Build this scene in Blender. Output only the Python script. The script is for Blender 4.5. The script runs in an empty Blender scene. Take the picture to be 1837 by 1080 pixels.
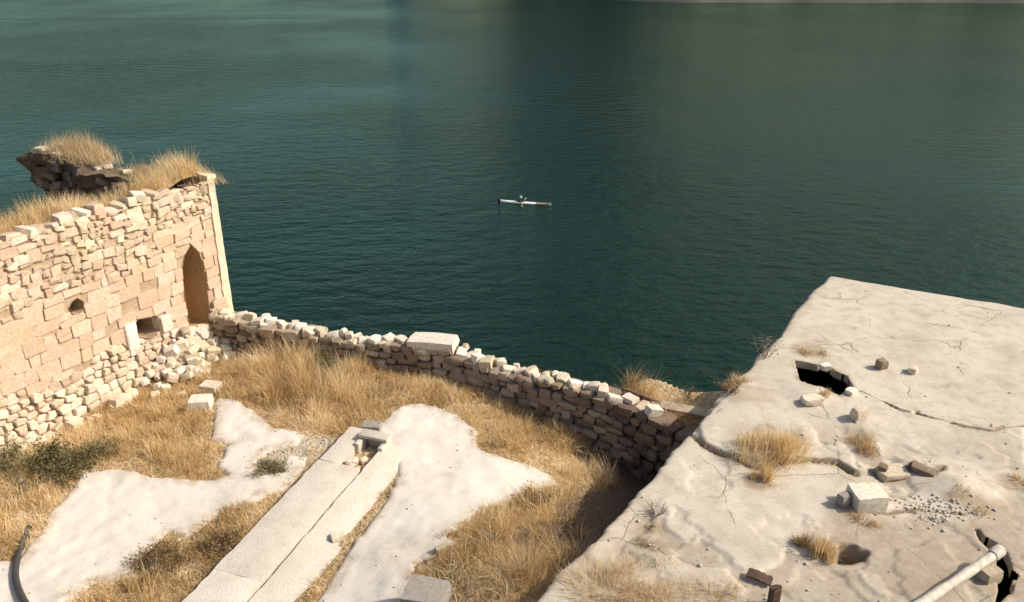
import bpy, bmesh, math, random
import numpy as np
from mathutils import Vector, Matrix, noise as mnoise
from mathutils.geometry import delaunay_2d_cdt

random.seed(7)
RS = np.random.RandomState(11)
SC = bpy.context.scene
COL = SC.collection
R = math.radians

# ------------------------------------------------------------------ camera
CAM_H = 10.0
PITCH = R(24.0)
FOC = 1500.0            # focal length in photo pixels (photo is 1837 wide)
WATER_Z = -12.0
cam_d = bpy.data.cameras.new("camera")
cam = bpy.data.objects.new("camera", cam_d)
COL.objects.link(cam)
cam.location = (0, 0, CAM_H)
cam.rotation_euler = (math.pi / 2 - PITCH, 0, 0)
cam_d.sensor_width = 36.0
cam_d.lens = 36.0 * FOC / 1837.0
cam_d.clip_start = 0.1
cam_d.clip_end = 6000
SC.camera = cam

# ------------------------------------------------------------------ sky and sun
SUN_EL = R(40)
SUN_AZ = R(0)           # measured from +X towards +Y
world = bpy.data.worlds.new("World")
SC.world = world
world.use_nodes = True
wn = world.node_tree
wn.nodes.clear()
sky = wn.nodes.new("ShaderNodeTexSky")
sky.sky_type = 'NISHITA'
sky.sun_disc = False
sky.sun_elevation = SUN_EL
sky.sun_rotation = R(90) - SUN_AZ
sky.dust_density = 3.5
bg = wn.nodes.new("ShaderNodeBackground")
bg.inputs[1].default_value = 0.15
wo = wn.nodes.new("ShaderNodeOutputWorld")
wn.links.new(sky.outputs[0], bg.inputs[0])
wn.links.new(bg.outputs[0], wo.inputs[0])
sd_ = bpy.data.lights.new("sun", 'SUN')
sd_.energy = 4.6
sd_.angle = R(0.6)
sd_.color = (1.0, 0.93, 0.81)
sun = bpy.data.objects.new("sun", sd_)
COL.objects.link(sun)
sun.location = (60, 0, 60)
sdir = Vector((-math.cos(SUN_EL) * math.cos(SUN_AZ), -math.cos(SUN_EL) * math.sin(SUN_AZ), -math.sin(SUN_EL)))
sun.rotation_euler = sdir.to_track_quat('-Z', 'Y').to_euler()
SC.view_settings.view_transform = 'Standard'
SC.view_settings.look = 'None'
SC.view_settings.gamma = 1.0
SC.view_settings.use_curve_mapping = False
SC.view_settings.exposure = 0.05

# ------------------------------------------------------------------ helpers
def ray(u, v):
    a = (u - 918.5) / FOC
    b = (540 - v) / FOC
    return np.array([a, math.cos(PITCH) + b * math.sin(PITCH), -math.sin(PITCH) + b * math.cos(PITCH)])

def at(u, v, z=0.0):
    """world point at height z for a measured photo position"""
    d = ray(u, v)
    k = (z - CAM_H) / d[2]
    return np.array([0, 0, CAM_H]) + k * d

def poly_at(pts, z=0.0):
    return np.array([at(u, v, z)[:2] for u, v in pts])

def fnoise(x, y, scale, octaves=4, seed=0):
    """value-noise fbm, vectorised, about -1..1"""
    x = np.asarray(x, float) / scale + seed * 17.31
    y = np.asarray(y, float) / scale - seed * 9.77
    tot = np.zeros(np.broadcast(x, y).shape)
    amp, norm = 1.0, 0.0
    for o in range(octaves):
        xi, yi = np.floor(x), np.floor(y)
        xf, yf = x - xi, y - yi
        sx, sy = xf * xf * (3 - 2 * xf), yf * yf * (3 - 2 * yf)
        def hsh(i, j):
            t = np.sin(i * 127.1 + j * 311.7 + (seed + o) * 74.7) * 43758.5453
            return (t - np.floor(t)) * 2 - 1
        a, b, c, d = hsh(xi, yi), hsh(xi + 1, yi), hsh(xi, yi + 1), hsh(xi + 1, yi + 1)
        tot += amp * ((a * (1 - sx) + b * sx) * (1 - sy) + (c * (1 - sx) + d * sx) * sy)
        norm += amp
        amp *= 0.5
        x, y = x * 2.03, y * 2.03
    return tot / norm

def seg_dist(px, py, poly, closed=True):
    d = np.full(px.shape, 1e9)
    n = len(poly)
    for i in range(n if closed else n - 1):
        a, b = poly[i], poly[(i + 1) % n]
        e = b - a
        L = e @ e + 1e-12
        t = np.clip(((px - a[0]) * e[0] + (py - a[1]) * e[1]) / L, 0, 1)
        d = np.minimum(d, np.hypot(px - a[0] - t * e[0], py - a[1] - t * e[1]))
    return d

def sdf(px, py, poly):
    """signed distance, positive inside"""
    inside = np.zeros(px.shape, bool)
    n = len(poly)
    for i in range(n):
        a, b = poly[i], poly[(i + 1) % n]
        c = ((a[1] > py) != (b[1] > py)) & (px < (b[0] - a[0]) * (py - a[1]) / (b[1] - a[1] + 1e-12) + a[0])
        inside ^= c
    d = seg_dist(px, py, poly)
    return np.where(inside, d, -d)

def sstep(a, b, x):
    t = np.clip((x - a) / (b - a), 0, 1)
    return t * t * (3 - 2 * t)

def mesh_np(name, verts, faces, mat=None, smooth=True):
    """fast mesh from numpy arrays; faces all of one size"""
    verts = np.asarray(verts, np.float32)
    faces = np.asarray(faces, np.int32)
    me = bpy.data.meshes.new(name)
    k = faces.shape[1]
    me.vertices.add(len(verts))
    me.vertices.foreach_set('co', verts.ravel())
    me.loops.add(faces.size)
    me.loops.foreach_set('vertex_index', faces.ravel())
    me.polygons.add(len(faces))
    me.polygons.foreach_set('loop_start', np.arange(0, faces.size, k, dtype=np.int32))
    me.polygons.foreach_set('use_smooth', np.full(len(faces), smooth))
    me.update(calc_edges=True)
    me.validate()
    if mat: me.materials.append(mat)
    return me

def link(name, me, parent=None, loc=None):
    o = bpy.data.objects.new(name, me)
    COL.objects.link(o)
    if parent is not None: o.parent = parent
    if loc is not None: o.location = loc
    return o

def tag(o, label=None, cat=None, group=None, kind=None):
    if label: o['label'] = label
    if cat: o['category'] = cat
    if group: o['group'] = group
    if kind: o['kind'] = kind
    return o

def empty(name, loc=(0, 0, 0), rz=0.0):
    o = bpy.data.objects.new(name, None)
    COL.objects.link(o)
    o.location = loc
    o.rotation_euler = (0, 0, rz)
    o.empty_display_size = 0.2
    return o

def bm_obj(name, bm, mat, parent=None, sharp=35):
    me = bpy.data.meshes.new(name)
    bmesh.ops.recalc_face_normals(bm, faces=bm.faces)
    bm.to_mesh(me)
    bm.free()
    me.materials.append(mat)
    me.shade_smooth()
    me.set_sharp_from_angle(angle=R(sharp))
    return link(name, me, parent)

def grid_mesh(X, Y, Z, keep=None):
    ny, nx = X.shape
    V = np.stack([X, Y, Z], -1).reshape(-1, 3)
    idx = np.arange(nx * ny).reshape(ny, nx)
    q = np.stack([idx[:-1, :-1], idx[:-1, 1:], idx[1:, 1:], idx[1:, :-1]], -1)
    if keep is not None:
        k = keep[:-1, :-1] | keep[:-1, 1:] | keep[1:, 1:] | keep[1:, :-1]
        q = q[k]
    q = q.reshape(-1, 4)
    used = np.unique(q)
    remap = np.full(nx * ny, -1)
    remap[used] = np.arange(len(used))
    return V[used], remap[q], used

def set_attr(me, name, vals):
    a = me.attributes.new(name, 'FLOAT', 'POINT')
    a.data.foreach_set('value', np.asarray(vals, np.float32))

# ------------------------------------------------------------------ materials
def nodes_of(name):
    m = bpy.data.materials.new(name)
    m.use_nodes = True
    nt = m.node_tree
    b = nt.nodes['Principled BSDF']
    return m, nt, b

def N(nt, t, **kw):
    n = nt.nodes.new(t)
    for k, v in kw.items(): setattr(n, k, v)
    return n

def ramp(nt, fac, stops):
    r = N(nt, 'ShaderNodeValToRGB')
    el = r.color_ramp.elements
    while len(el) < len(stops): el.new(0.5)
    for e, (p, c) in zip(el, stops):
        e.position = p
        e.color = (*c, 1) if len(c) == 3 else c
    nt.links.new(fac, r.inputs[0])
    return r.outputs[0]

def noise_t(nt, scale, detail=4, rough=0.55, vec=None):
    n = N(nt, 'ShaderNodeTexNoise')
    n.inputs['Scale'].default_value = scale
    n.inputs['Detail'].default_value = detail
    n.inputs['Roughness'].default_value = rough
    if vec is not None: nt.links.new(vec, n.inputs['Vector'])
    return n.outputs['Fac']

def mixc(nt, fac, a, b, mode='MIX'):
    m = N(nt, 'ShaderNodeMix', data_type='RGBA', blend_type=mode)
    if isinstance(fac, (int, float)): m.inputs[0].default_value = fac
    else: nt.links.new(fac, m.inputs[0])
    for s, i in ((a, 6), (b, 7)):
        if isinstance(s, tuple): m.inputs[i].default_value = (*s, 1)
        else: nt.links.new(s, m.inputs[i])
    return m.outputs[2]

def mth(nt, op, a, b=None, c=None):
    m = N(nt, 'ShaderNodeMath', operation=op)
    for i, s in enumerate((a, b, c)):
        if s is None: continue
        if isinstance(s, (int, float)): m.inputs[i].default_value = s
        else: nt.links.new(s, m.inputs[i])
    return m.outputs[0]

def bump(nt, h, strength, dist, bsdf):
    b = N(nt, 'ShaderNodeBump')
    b.inputs['Strength'].default_value = strength
    b.inputs['Distance'].default_value = dist
    nt.links.new(h, b.inputs['Height'])
    nt.links.new(b.outputs[0], bsdf.inputs['Normal'])

def geo_pos(nt):
    return N(nt, 'ShaderNodeNewGeometry').outputs['Position']

def stone_mat(name, c_lo, c_mid, c_hi, stain=(0.30, 0.24, 0.17), stain_amt=0.35, rough=0.92, bscale=22):
    m, nt, b = nodes_of(name)
    p = geo_pos(nt)
    rnd = N(nt, 'ShaderNodeObjectInfo').outputs['Random']
    base = ramp(nt, rnd, [(0, c_lo), (0.5, c_mid), (1, c_hi)])
    n1 = noise_t(nt, 3.1, 5, 0.6, p)
    n2 = noise_t(nt, 17, 5, 0.65, p)
    drift = ramp(nt, noise_t(nt, 1.1, 4, .6, p), [(.32, (1.04, .93, .90)), (.5, (1, 1, 1)), (.68, (.94, .97, .86))])
    base = mixc(nt, 1.0, base, drift, 'MULTIPLY')
    v = ramp(nt, n2, [(0.28, (0.72, 0.70, 0.66)), (0.7, (1.12, 1.1, 1.08))])
    col = mixc(nt, 1.0, base, v, 'MULTIPLY')
    f = mth(nt, 'MULTIPLY', ramp(nt, n1, [(0.46, (0, 0, 0)), (0.72, (1, 1, 1))]), stain_amt)
    col = mixc(nt, f, col, stain)
    nt.links.new(col, b.inputs['Base Color'])
    b.inputs['Roughness'].default_value = rough
    b.inputs['Specular IOR Level'].default_value = 0.15
    h = mth(nt, 'ADD', noise_t(nt, bscale, 6, 0.7, p), mth(nt, 'MULTIPLY', noise_t(nt, bscale * 0.3, 3, 0.5, p), 1.2))
    bump(nt, h, 0.45, 0.03, b)
    return m

M = {}
M['pink_stone'] = stone_mat('pink_limestone', (.51, .385, .285), (.60, .475, .365), (.69, .575, .465))
M['ashlar'] = stone_mat('dressed_limestone', (.56, .41, .30), (.61, .465, .355), (.67, .535, .425), stain=(.50, .36, .22), stain_amt=.45)
M['pale_stone'] = stone_mat('pale_limestone', (.56, .46, .34), (.68, .58, .45), (.76, .68, .56), stain_amt=.3)
M['white_stone'] = stone_mat('white_limestone', (.66, .60, .50), (.74, .68, .58), (.80, .75, .66), stain_amt=.25)
M['field_stone'] = stone_mat('grey_field_stone', (.20, .15, .105), (.32, .25, .185), (.48, .40, .31), stain_amt=.45)
M['dark_stone'] = stone_mat('shade_dark_stone', (.11, .075, .055), (.17, .12, .085), (.26, .19, .14), stain_amt=.5)  # river wall's shade put into the stone colour; also serves dark rubble
M['grey_stone'] = stone_mat('grey_stone', (.24, .225, .20), (.29, .27, .24), (.34, .32, .285))
M['plaster'] = stone_mat('pale_plaster', (.70, .60, .45), (.72, .62, .47), (.74, .64, .49), stain=(.55, .42, .28), stain_amt=.4, bscale=9)
M['brown_plaster'] = stone_mat('brown_plaster', (.54, .38, .21), (.54, .38, .21), (.54, .38, .21), stain_amt=.4, bscale=8)
M['mortar'] = stone_mat('earth_mortar', (.46, .345, .245), (.46, .345, .245), (.46, .345, .245), stain=(.32, .23, .15), stain_amt=.6)

def ledge_mat():
    m, nt, b = nodes_of('worn_paving')
    p = geo_pos(nt)
    rnd = N(nt, 'ShaderNodeObjectInfo').outputs['Random']
    base = ramp(nt, rnd, [(0, (.60, .53, .435)), (1, (.66, .59, .49))])
    n1 = noise_t(nt, 1.9, 6, 0.62, p)
    n2 = noise_t(nt, 26, 5, 0.7, p)
    col = mixc(nt, ramp(nt, n1, [(.40, (0, 0, 0)), (.68, (.65, .65, .65))]), base, (.49, .425, .335))
    col = mixc(nt, ramp(nt, noise_t(nt, 6, 5, .7, p), [(.6, (0, 0, 0)), (.72, (.5, .5, .5))]), col, (.36, .31, .24))
    col = mixc(nt, 1.0, col, ramp(nt, n2, [(.3, (.86, .86, .86)), (.7, (1.08, 1.08, 1.08))]), 'MULTIPLY')
    nt.links.new(col, b.inputs['Base Color'])
    b.inputs['Roughness'].default_value = .93
    b.inputs['Specular IOR Level'].default_value = .1
    bump(nt, mth(nt, 'ADD', n2, n1), .5, .03, b)
    return m
M['ledge'] = ledge_mat()

def rock_mat():
    m, nt, b = nodes_of('bare_limestone')
    p = geo_pos(nt)
    n1 = noise_t(nt, 0.9, 6, 0.6, p)
    n2 = noise_t(nt, 9, 6, 0.68, p)
    n3 = noise_t(nt, 45, 4, 0.7, p)
    col = ramp(nt, n1, [(.3, (.61, .55, .465)), (.5, (.65, .59, .51)), (.72, (.60, .53, .435))])
    col = mixc(nt, ramp(nt, n2, [(.62, (0, 0, 0)), (.74, (.35, .35, .35))]), col, (.52, .45, .36))
    col = mixc(nt, 1.0, col, ramp(nt, n3, [(.3, (.9, .9, .89)), (.65, (1.05, 1.05, 1.05))]), 'MULTIPLY')
    e = N(nt, 'ShaderNodeAttribute', attribute_name='edge').outputs['Fac']
    ef = mth(nt, 'MULTIPLY', e, ramp(nt, noise_t(nt, 5, 5, .7, p), [(.35, (0, 0, 0)), (.6, (1, 1, 1))]))
    col = mixc(nt, ef, col, (.42, .34, .25))
    nt.links.new(col, b.inputs['Base Color'])
    b.inputs['Roughness'].default_value = .95
    b.inputs['Specular IOR Level'].default_value = .08
    bump(nt, mth(nt, 'ADD', mth(nt, 'MULTIPLY', n2, .6), n3), .45, .025, b)
    return m
M['rock'] = rock_mat()

def earth_mat():
    m, nt, b = nodes_of('dry_earth')
    p = geo_pos(nt)
    n1 = noise_t(nt, 1.3, 6, 0.65, p)
    n2 = noise_t(nt, 14, 6, 0.7, p)
    col = ramp(nt, n1, [(.3, (.38, .27, .15)), (.5, (.48, .35, .20)), (.7, (.50, .42, .31))])
    vo = N(nt, 'ShaderNodeTexVoronoi')
    vo.inputs['Scale'].default_value = 16
    nt.links.new(p, vo.inputs['Vector'])
    g = ramp(nt, vo.outputs['Color'], [(.2, (.6, .58, .55)), (.8, (1.3, 1.28, 1.22))])
    col = mixc(nt, .7, col, g, 'MULTIPLY')
    gr = N(nt, 'ShaderNodeAttribute', attribute_name='gravel').outputs['Fac']
    col = mixc(nt, mth(nt, 'MULTIPLY', gr, n2), col, (.50, .45, .37))
    so = N(nt, 'ShaderNodeAttribute', attribute_name='soil_shade').outputs['Fac']
    col = mixc(nt, so, col, mixc(nt, n2, (.09, .06, .04), (.19, .13, .085)))  # dark soil that also carries the roof edge's cast shadow in its colour
    nt.links.new(col, b.inputs['Base Color'])
    b.inputs['Roughness'].default_value = .97
    b.inputs['Specular IOR Level'].default_value = .05
    bump(nt, mth(nt, 'ADD', n2, vo.outputs['Distance']), .8, .05, b)
    return m
M['earth'] = earth_mat()

def cracks(nt, p, scale, width):
    # hairline crazing: warped cell borders, broken up so that only some runs show
    wv = N(nt, 'ShaderNodeTexNoise')
    wv.inputs['Scale'].default_value = 2.2
    wv.inputs['Detail'].default_value = 4
    nt.links.new(p, wv.inputs['Vector'])
    mv = N(nt, 'ShaderNodeMix', data_type='RGBA')
    mv.inputs[0].default_value = .28
    nt.links.new(p, mv.inputs[6]); nt.links.new(wv.outputs['Color'], mv.inputs[7])
    vo = N(nt, 'ShaderNodeTexVoronoi', feature='DISTANCE_TO_EDGE')
    vo.inputs['Scale'].default_value = scale
    nt.links.new(mv.outputs[2], vo.inputs['Vector'])
    line = ramp(nt, vo.outputs['Distance'], [(0, (1, 1, 1)), (width, (0, 0, 0))])
    return mth(nt, 'MULTIPLY', line, ramp(nt, noise_t(nt, .8, 3, .6, p), [(.48, (0, 0, 0)), (.58, (1, 1, 1))]))

def roof_mat():
    m, nt, b = nodes_of('cracked_roof_plaster')
    p = geo_pos(nt)
    n1 = noise_t(nt, .55, 6, 0.62, p)
    n2 = noise_t(nt, 3.2, 7, 0.68, p)
    n3 = noise_t(nt, 38, 5, 0.72, p)
    col = ramp(nt, n1, [(.3, (.49, .425, .335)), (.5, (.58, .51, .41)), (.7, (.53, .46, .36))])
    col = mixc(nt, ramp(nt, n2, [(.46, (0, 0, 0)), (.70, (.85, .85, .85))]), col, (.42, .35, .255))
    col = mixc(nt, ramp(nt, noise_t(nt, 7.5, 6, .75, p), [(.6, (0, 0, 0)), (.75, (.6, .6, .6))]), col, (.62, .56, .46))
    col = mixc(nt, 1.0, col, ramp(nt, n3, [(.3, (.84, .84, .83)), (.66, (1.08, 1.08, 1.08))]), 'MULTIPLY')
    d = N(nt, 'ShaderNodeAttribute', attribute_name='dirt').outputs['Fac']
    df = mth(nt, 'MULTIPLY', d, mth(nt, 'ADD', n2, .55))
    col = mixc(nt, df, col, (.30, .22, .13))
    crack = cracks(nt, p, .75, .012)
    col = mixc(nt, mth(nt, 'MULTIPLY', crack, .75), col, (.24, .19, .13))
    w = N(nt, 'ShaderNodeAttribute', attribute_name='worn').outputs['Fac']
    wf = mth(nt, 'MULTIPLY', w, ramp(nt, noise_t(nt, 5, 6, .7, p), [(.35, (.5, .5, .5)), (.65, (1, 1, 1))]))
    col = mixc(nt, wf, col, (.335, .265, .19))
    nt.links.new(col, b.inputs['Base Color'])
    b.inputs['Roughness'].default_value = .94
    b.inputs['Specular IOR Level'].default_value = .1
    bump(nt, mth(nt, 'SUBTRACT', mth(nt, 'ADD', mth(nt, 'MULTIPLY', n2, .6), n3), mth(nt, 'MULTIPLY', crack, .8)), .5, .025, b)
    return m
M['roof'] = roof_mat()

def grass_mat(name, stops):
    m, nt, b = nodes_of(name)
    rnd = N(nt, 'ShaderNodeAttribute', attribute_name='tint').outputs['Fac']
    col = ramp(nt, rnd, stops)
    nt.links.new(col, b.inputs['Base Color'])
    b.inputs['Roughness'].default_value = .8
    b.inputs['Specular IOR Level'].default_value = .15
    tr = N(nt, 'ShaderNodeBsdfTranslucent')
    nt.links.new(col, tr.inputs[0])
    mx = N(nt, 'ShaderNodeMixShader')
    mx.inputs[0].default_value = .38
    nt.links.new(b.outputs[0], mx.inputs[1])
    nt.links.new(tr.outputs[0], mx.inputs[2])
    nt.links.new(mx.outputs[0], nt.nodes['Material Output'].inputs['Surface'])
    return m
M['grass'] = grass_mat('dry_grass', [(0, (.25, .145, .055)), (.3, (.56, .38, .16)), (.6, (.78, .58, .30)), (1, (.90, .78, .54))])
M['pale_grass'] = grass_mat('pale_dry_grass', [(0, (.38, .25, .11)), (.4, (.58, .42, .22)), (1, (.74, .60, .40))])
M['shrub'] = grass_mat('grey_green_leaf', [(0, (.07, .065, .025)), (.5, (.16, .15, .06)), (1, (.34, .30, .16))])
M['brown_shrub'] = grass_mat('brown_leaf', [(0, (.10, .065, .025)), (.5, (.24, .16, .07)), (1, (.46, .34, .17))])
M['grey_plant'] = grass_mat('grey_leaf', [(0, (.20, .18, .14)), (.5, (.38, .35, .28)), (1, (.60, .56, .47))])

def plain(name, c, rough=.7, metal=0.0, var=.25, scale=12):
    m, nt, b = nodes_of(name)
    p = geo_pos(nt)
    n = noise_t(nt, scale, 5, .65, p)
    lo = tuple(x * (1 - var) for x in c)
    hi = tuple(min(1, x * (1 + var * .6)) for x in c)
    nt.links.new(ramp(nt, n, [(.3, lo), (.7, hi)]), b.inputs['Base Color'])
    b.inputs['Roughness'].default_value = rough
    b.inputs['Metallic'].default_value = metal
    bump(nt, n, .25, .02, b)
    return m
M['hose'] = plain('black_rubber', (.045, .04, .037), .55)
M['rust'] = plain('rusty_metal', (.10, .055, .035), .8, .2, .5, 20)
M['white_paint'] = plain('chipped_white_paint', (.54, .48, .385), .8, 0, .3, 11)
M['wood'] = plain('bleached_wood', (.46, .36, .24), .85, 0, .4, 9)
M['dark_wood'] = plain('dark_weathered_wood', (.16, .10, .065), .85, 0, .4, 9)
M['boat_white'] = plain('white_hull_paint', (.72, .74, .68), .4, 0, .12, 3)
M['boat_red'] = plain('red_brown_deck_paint', (.30, .20, .16), .5, 0, .15, 3)
M['black_cloth'] = plain('dark_cloth', (.012, .014, .014), .9)
M['skin'] = plain('skin', (.42, .27, .19), .6, 0, .08)
M['hat'] = plain('pale_hat', (.55, .55, .50), .9, 0, .1)
M['twig'] = plain('dry_twig', (.22, .15, .10), .9, 0, .4, 20)
M['pebble'] = plain('grey_pebble', (.46, .41, .33), .9, 0, .4, 6)
M['hill'] = plain('bare_hillside', (.20, .175, .155), .95, 0, .5, .05)

def water_mat():
    m, nt, b = nodes_of('lake_water')
    tc = N(nt, 'ShaderNodeTexCoord').outputs['Object']
    mp = N(nt, 'ShaderNodeMapping')
    mp.inputs['Rotation'].default_value = (0, 0, R(-14))
    mp.inputs['Scale'].default_value = (.58, 1.0, 1.0)
    nt.links.new(tc, mp.inputs[0])
    v = mp.outputs[0]
    big = noise_t(nt, .20, 3, .5, v)
    mid = noise_t(nt, .80, 4, .60, v)
    fine = noise_t(nt, 3.0, 3, .55, v)
    gust = ramp(nt, noise_t(nt, .018, 3, .5, tc), [(.38, (.30, .30, .30)), (.6, (1.25, 1.25, 1.25))])
    h = mth(nt, 'ADD', mth(nt, 'MULTIPLY', mid, 1.35), mth(nt, 'MULTIPLY', fine, .20))
    h = mth(nt, 'MULTIPLY', h, gust)
    h = mth(nt, 'ADD', h, mth(nt, 'MULTIPLY', big, .7))
    # old wakes crossing the far water: two low swells and a short train of ripples
    sx = N(nt, 'ShaderNodeSeparateXYZ')
    nt.links.new(tc, sx.inputs[0])
    wob = mth(nt, 'MULTIPLY', mth(nt, 'SUBTRACT', noise_t(nt, .03, 2, .5, tc), .5), 9.0)
    yy = mth(nt, 'ADD', mth(nt, 'ADD', sx.outputs['Y'], mth(nt, 'MULTIPLY', sx.outputs['X'], -.03)), wob)
    def swell(y0, wd, amp):
        q = mth(nt, 'DIVIDE', mth(nt, 'SUBTRACT', yy, y0), wd)
        return mth(nt, 'MULTIPLY', mth(nt, 'EXPONENT', mth(nt, 'MULTIPLY', mth(nt, 'MULTIPLY', q, q), -1.0)), amp)
    left = ramp(nt, mth(nt, 'ADD', mth(nt, 'MULTIPLY', sx.outputs['X'], .005), .6), [(.25, (1, 1, 1)), (.52, (0, 0, 0))])
    tr = mth(nt, 'MULTIPLY', mth(nt, 'SINE', mth(nt, 'MULTIPLY', mth(nt, 'ADD', yy, mth(nt, 'MULTIPLY', sx.outputs['X'], .22)), 2.2)), swell(152.0, 11.0, .42))
    wk = mth(nt, 'MULTIPLY', left, mth(nt, 'ADD', mth(nt, 'ADD', swell(238.0, 1.3, 1.1), swell(262.0, 1.5, .8)), tr))
    h = mth(nt, 'ADD', h, wk)
    bp = N(nt, 'ShaderNodeBump')
    bp.inputs['Strength'].default_value = .42
    bp.inputs['Distance'].default_value = .6
    nt.links.new(h, bp.inputs['Height'])
    nt.nodes.remove(b)
    df = N(nt, 'ShaderNodeBsdfDiffuse')
    df.inputs['Color'].default_value = (.003, .012, .0065, 1)
    gl = N(nt, 'ShaderNodeBsdfGlossy')
    gl.inputs['Color'].default_value = (.73, 1.0, .77, 1)
    gl.inputs['Roughness'].default_value = .09
    fr = N(nt, 'ShaderNodeFresnel')
    fr.inputs['IOR'].default_value = 1.36
    for n_ in (df, gl, fr): nt.links.new(bp.outputs[0], n_.inputs['Normal'])
    mx = N(nt, 'ShaderNodeMixShader')
    nt.links.new(fr.outputs[0], mx.inputs[0])
    nt.links.new(df.outputs[0], mx.inputs[1])
    nt.links.new(gl.outputs[0], mx.inputs[2])
    nt.links.new(mx.outputs[0], nt.nodes['Material Output'].inputs['Surface'])
    return m
M['water'] = water_mat()

# ------------------------------------------------------------------ the big layout (metres)
CORNER = np.array([-7.67, 20.8])          # seaward corner of the left ruin
WD = np.array([-.484, -.875])             # along its lit wall, towards the camera
WI = np.array([-.875, .484])              # inwards (away from the terrace)
WALL_TOP = 4.2
SL_O = np.array([8.56, 20.82])            # far corner of the flat roof on the right
E1 = np.array([-.567, -.824])             # along its left edge, towards the camera
E2 = np.array([.883, -.469])              # along its far edge
ROOF_Z = 1.5

low_line = np.array([(-7.75, 19.9), (-6.6, 19.55), (-5.4, 19.1), (-4.2, 18.75), (-3.2, 18.5), (-1.4, 18.15),
                     (-.2, 17.45), (.55, 16.95), (1.65, 16.35), (2.55, 15.8), (3.3, 15.2), (4.1, 14.5)])

CTRL = np.array([(-11.2, 15, -.25), (-9.8, 17, -.33), (-8.6, 18.9, -.38), (-7.6, 19.6, -.2), (-13, 13, -.2),
                 (-5.5, 19, 0), (-3.2, 18.4, 0), (-1.3, 18.1, 0), (.5, 17, -.2), (1.8, 15.9, -.75), (3, 15, -1.4), (2.6, 14.6, -.9),
                 (3.9, 14.7, -1.5), (-5, 15.5, 0), (-2.3, 16.6, 0), (-2, 14, 0), (-.5, 15, 0), (.7, 14.3, -.1), (-8, 14, 0),
                 (-6, 12, 0), (-3, 10.4, 0), (-4, 13, 0), (2.3, 13.6, -.45), (1.3, 12.2, -.15), (1.5, 14.2, -.35),
                 (.3, 12.6, .05), (.3, 10.8, .55), (.5, 9.4, 1.15), (-.6, 9.6, .7), (-1.1, 11, .22), (-2, 9.5, .3), (2, 8.5, 1.3),
                 (-8, 10, .0), (-5, 8, 0), (-2, 7, .4), (1, 6.5, 1.3), (-14, 18, -.3), (-10, 21, -.3), (-12, 9, 0), (5, 17, -1.2)])

def ground_z(x, y):
    x = np.asarray(x, float); y = np.asarray(y, float)
    num = np.zeros(x.shape); den = np.full(x.shape, 1e-9)
    for cx, cy, cz in CTRL:
        w = np.exp(-((x - cx) ** 2 + (y - cy) ** 2) / (2 * 1.05 ** 2)) + 1e-5 / (1 + (x - cx) ** 2 + (y - cy) ** 2)
        num += w * cz; den += w
    z = num / den + .07 * fnoise(x, y, 1.3, 4, 3) + .02 * fnoise(x, y, .3, 3, 5)
    # river bank beyond the low wall
    yl = np.interp(x, low_line[:, 0], low_line[:, 1], left=21.5, right=14.5)
    room = .55 + 1.6 * sstep(2.2, 3.4, x)
    bank = sstep(.05, .35, y - yl) * sstep(1.6, 2.6, x)
    z = z * (1 - bank) + bank * (.32 + .05 * fnoise(x, y, .5, 3, 9))
    over = np.maximum(0, y - yl - room)
    over = np.where(x < -7.7, np.maximum(0, -((x - CORNER[0]) * WD[0] + (y - CORNER[1]) * WD[1]) + .1), over)
    return z - np.minimum(14, over * 4.0 + over ** 2)

# ------------------------------------------------------------------ water, far shore, ground
def build_water():
    n = 2
    s = 2500.0
    V = [(-s, -200, 0), (s, -200, 0), (s, 2 * s, 0), (-s, 2 * s, 0)]
    me = mesh_np('water', V, [(0, 1, 2, 3)], M['water'])
    tag(link('water', me, None, (0, 0, WATER_Z)), kind='structure')
build_water()

def build_hills():
    # far bank: a bare hillside on the right, a lower more distant one on the left
    xs = np.linspace(-900, 1100, 260)
    t = np.linspace(0, 1, 40)
    X, Tt = np.meshgrid(xs, t)
    shore = 318 + 900 * (1 - sstep(-150, -38, X)) + 5 * fnoise(X, X * 0, 60, 3, 2) - 30 * sstep(-5, 60, X)
    top = 95 - 88 * (1 - sstep(-85, 45, X)) + 12 * fnoise(X, X * 0 + 9, 140, 4, 4) * sstep(-40, 40, X)
    Y = shore + Tt * (85 + 25 * fnoise(X, Tt * 50, 90, 3, 7))
    Z = WATER_Z - 2 + top * Tt ** .72 + 7 * Tt * fnoise(X, Y, 40, 5, 8)
    V, F, _ = grid_mesh(X, Y, Z)
    tag(link('hills', mesh_np('hills', V, F, M['hill'])), kind='structure')
build_hills()

SLAB_EDGE_W = lambda x, y: ((x - SL_O[0]) * (E2[0] - (E1 @ E2) * E1[0]) + (y - SL_O[1]) * (E2[1] - (E1 @ E2) * E1[1]))
GRAVEL_PX = [(370, 775), (470, 770), (560, 775), (650, 770), (655, 800), (580, 835), (500, 850), (430, 870), (390, 850), (440, 800)]
GRAVEL = poly_at(GRAVEL_PX)

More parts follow.
